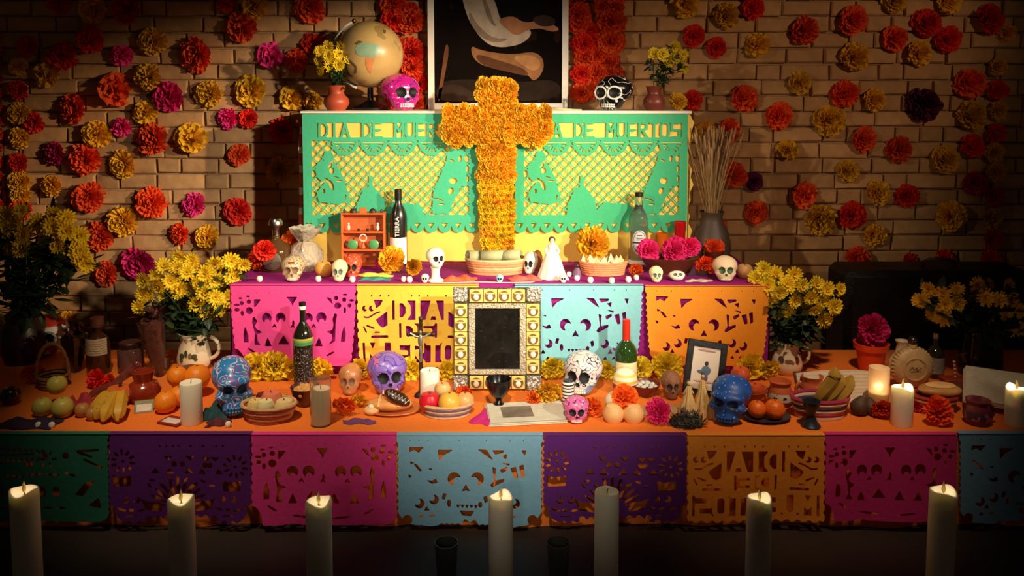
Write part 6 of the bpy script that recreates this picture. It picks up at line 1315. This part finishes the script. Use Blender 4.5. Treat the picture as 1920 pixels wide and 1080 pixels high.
tp = thing('taper_candle', 'thin red and white taper standing on the flat red box', 'candle', P + Vector((.006, 0, .038)), rot=(0, -.12, 0)); obj('wax', tube([(0, 0, 0), (0, 0, 32 * s)], 2.4 * s, 10), M('taper_red', '#b84a44', .4, pat=[('wave', '#e8d8cc', 20, .7, 'Z')]), tp); obj('wick', tube([(0, 0, 32 * s), (0, 0, 36 * s)], .5 * s, 5), M('burnt_wick', '#1b1410'), tp)
vessel('clay_bowl', 'shallow brown bowl left of the slanted papers', 'bowl', 1822, 764, ZA, [(0, 0), (20, 0), (24, 4), (40, 20), (38, 20), (22, 6), (0, 5)], M('brown_clay', '#7a4028'))
P, s = put(1882, 782, ZA, 0); t = thing('paper_stack', 'slanted stack of printed papers at the right picture edge', 'papers', P + Vector((.03, .1, .062)), rot=(.42, -.0, -.5))
for k in range(4): obj('sheet', box(.003 * k, .002 * k, .004 + .005 * k, .23, .19, .004, .001), M('gray_paper', '#c8bcac', .7, sc=20, var=.06) if k < 3 else PAPER, t)
pillar('lit white pillar candle at the right picture edge', 1903, 804, ZA, 37, 72, True)
for i, (x, y) in enumerate(((72, 804), (97, 804), (428, 803))):
    loc, s = put(x, y, ZA, 5); tag(obj('sugar_candy', lathe([(0, 0), (4 * s, 0), (5.5 * s, 3 * s), (5.5 * s, 7 * s), (4 * s, 10 * s), (0, 11 * s)], 14), M('sugar_white', '#f3e8da'), loc=loc), ('small white candy at the front edge below the guavas, left one', 'small white candy at the front edge below the guavas, right one', 'small white candy before the left blue skull')[i], 'candy', 'white candies on the low step')
cloth_scrap('dark purple cloth at the front left corner before the guavas', 40, 806, ZA, 110, .09, '#2a1838', 0, h=.012)
cloth_scrap('crumpled red cellophane between guavas and clay pot', 150, 776, ZA, 60, .08, '#a82a3a', .2, 'crumpled_cellophane', 'wrapper', .045)
loc, s = put(185, 762, ZA, 0); t = thing('cellophane_roll', 'shiny twisted cellophane sheet slanting over the squash', 'wrapper', loc + Vector((.0, .06, .03)), rot=(0, -.5, .25)); obj('sheet', tube([(-.09, 0, .02), (-.03, .01, .024), (.04, -.008, .018), (.14, .01, .03)], [.006, .016, .012, .022], 9), M('red_cellophane', '#7a3a34', .08, coat=1, sc=50, bump=.6), t, smooth=20); obj('twist', ell(.014, .008, .02, (.15, .01, .03), 10, 6), M('red_cellophane', '#7a3a34'), t)

# ------------------------------------------------------------------ tall candles on the floor before the altar
Yf = 2.42
for (px, top, wd, lit, lb) in ((45, 918, 50, 1, 'tall floor candle at the far left before the dark green banner'), (339, 934, 48, 1, 'tall floor candle before the left purple banner'), (597, 938, 48, 1, 'tall floor candle before the bright pink banner'), (939, 930, 46, 1, 'tall floor candle before the pale blue banner'), (1138, 921, 46, 0, 'tall unlit floor candle before the right purple banner'), (1424, 932, 46, 1, 'tall floor candle before the orange mirrored banner'), (1769, 919, 48, 1, 'tall floor candle before the deep pink banner')):
    P = at(px, top, Yf); s = dep(Yf, P.z) / F; P0 = Vector((P.x, Yf, 0)); h_ = P.z / s
    pillar(lb, px, 0, 0, wd, h_, bool(lit), loc=P0, s=s, group='tall floor candles', power=.14)
for (px, lb) in ((837, 'dark glass holder on the floor left of the pale blue banner candle'), (1047, 'dark glass holder on the floor between the two middle floor candles')):
    P = at(px, 1016, 2.5); s = dep(2.5, 0) / F; h_ = P.z / s; t = thing('candle_holder', lb, 'candle holder', (P.x, 2.5, 0)); R_ = 22
    obj('glass', xf(lathe([(0, 0), (R_ * .8, 0), (R_, h_), (R_ * .94, h_), (R_ * .74, 4), (0, 4)], 24), sc=s), M('dim_glass', '#4a4a40', .15, bump=0), t); obj('wax', xf(lathe([(0, 4), (R_ * .72, 4), (R_ * .84, h_ * .5), (0, h_ * .5)], 20), sc=s), M('candle_wax', '#f3e6c4'), t)
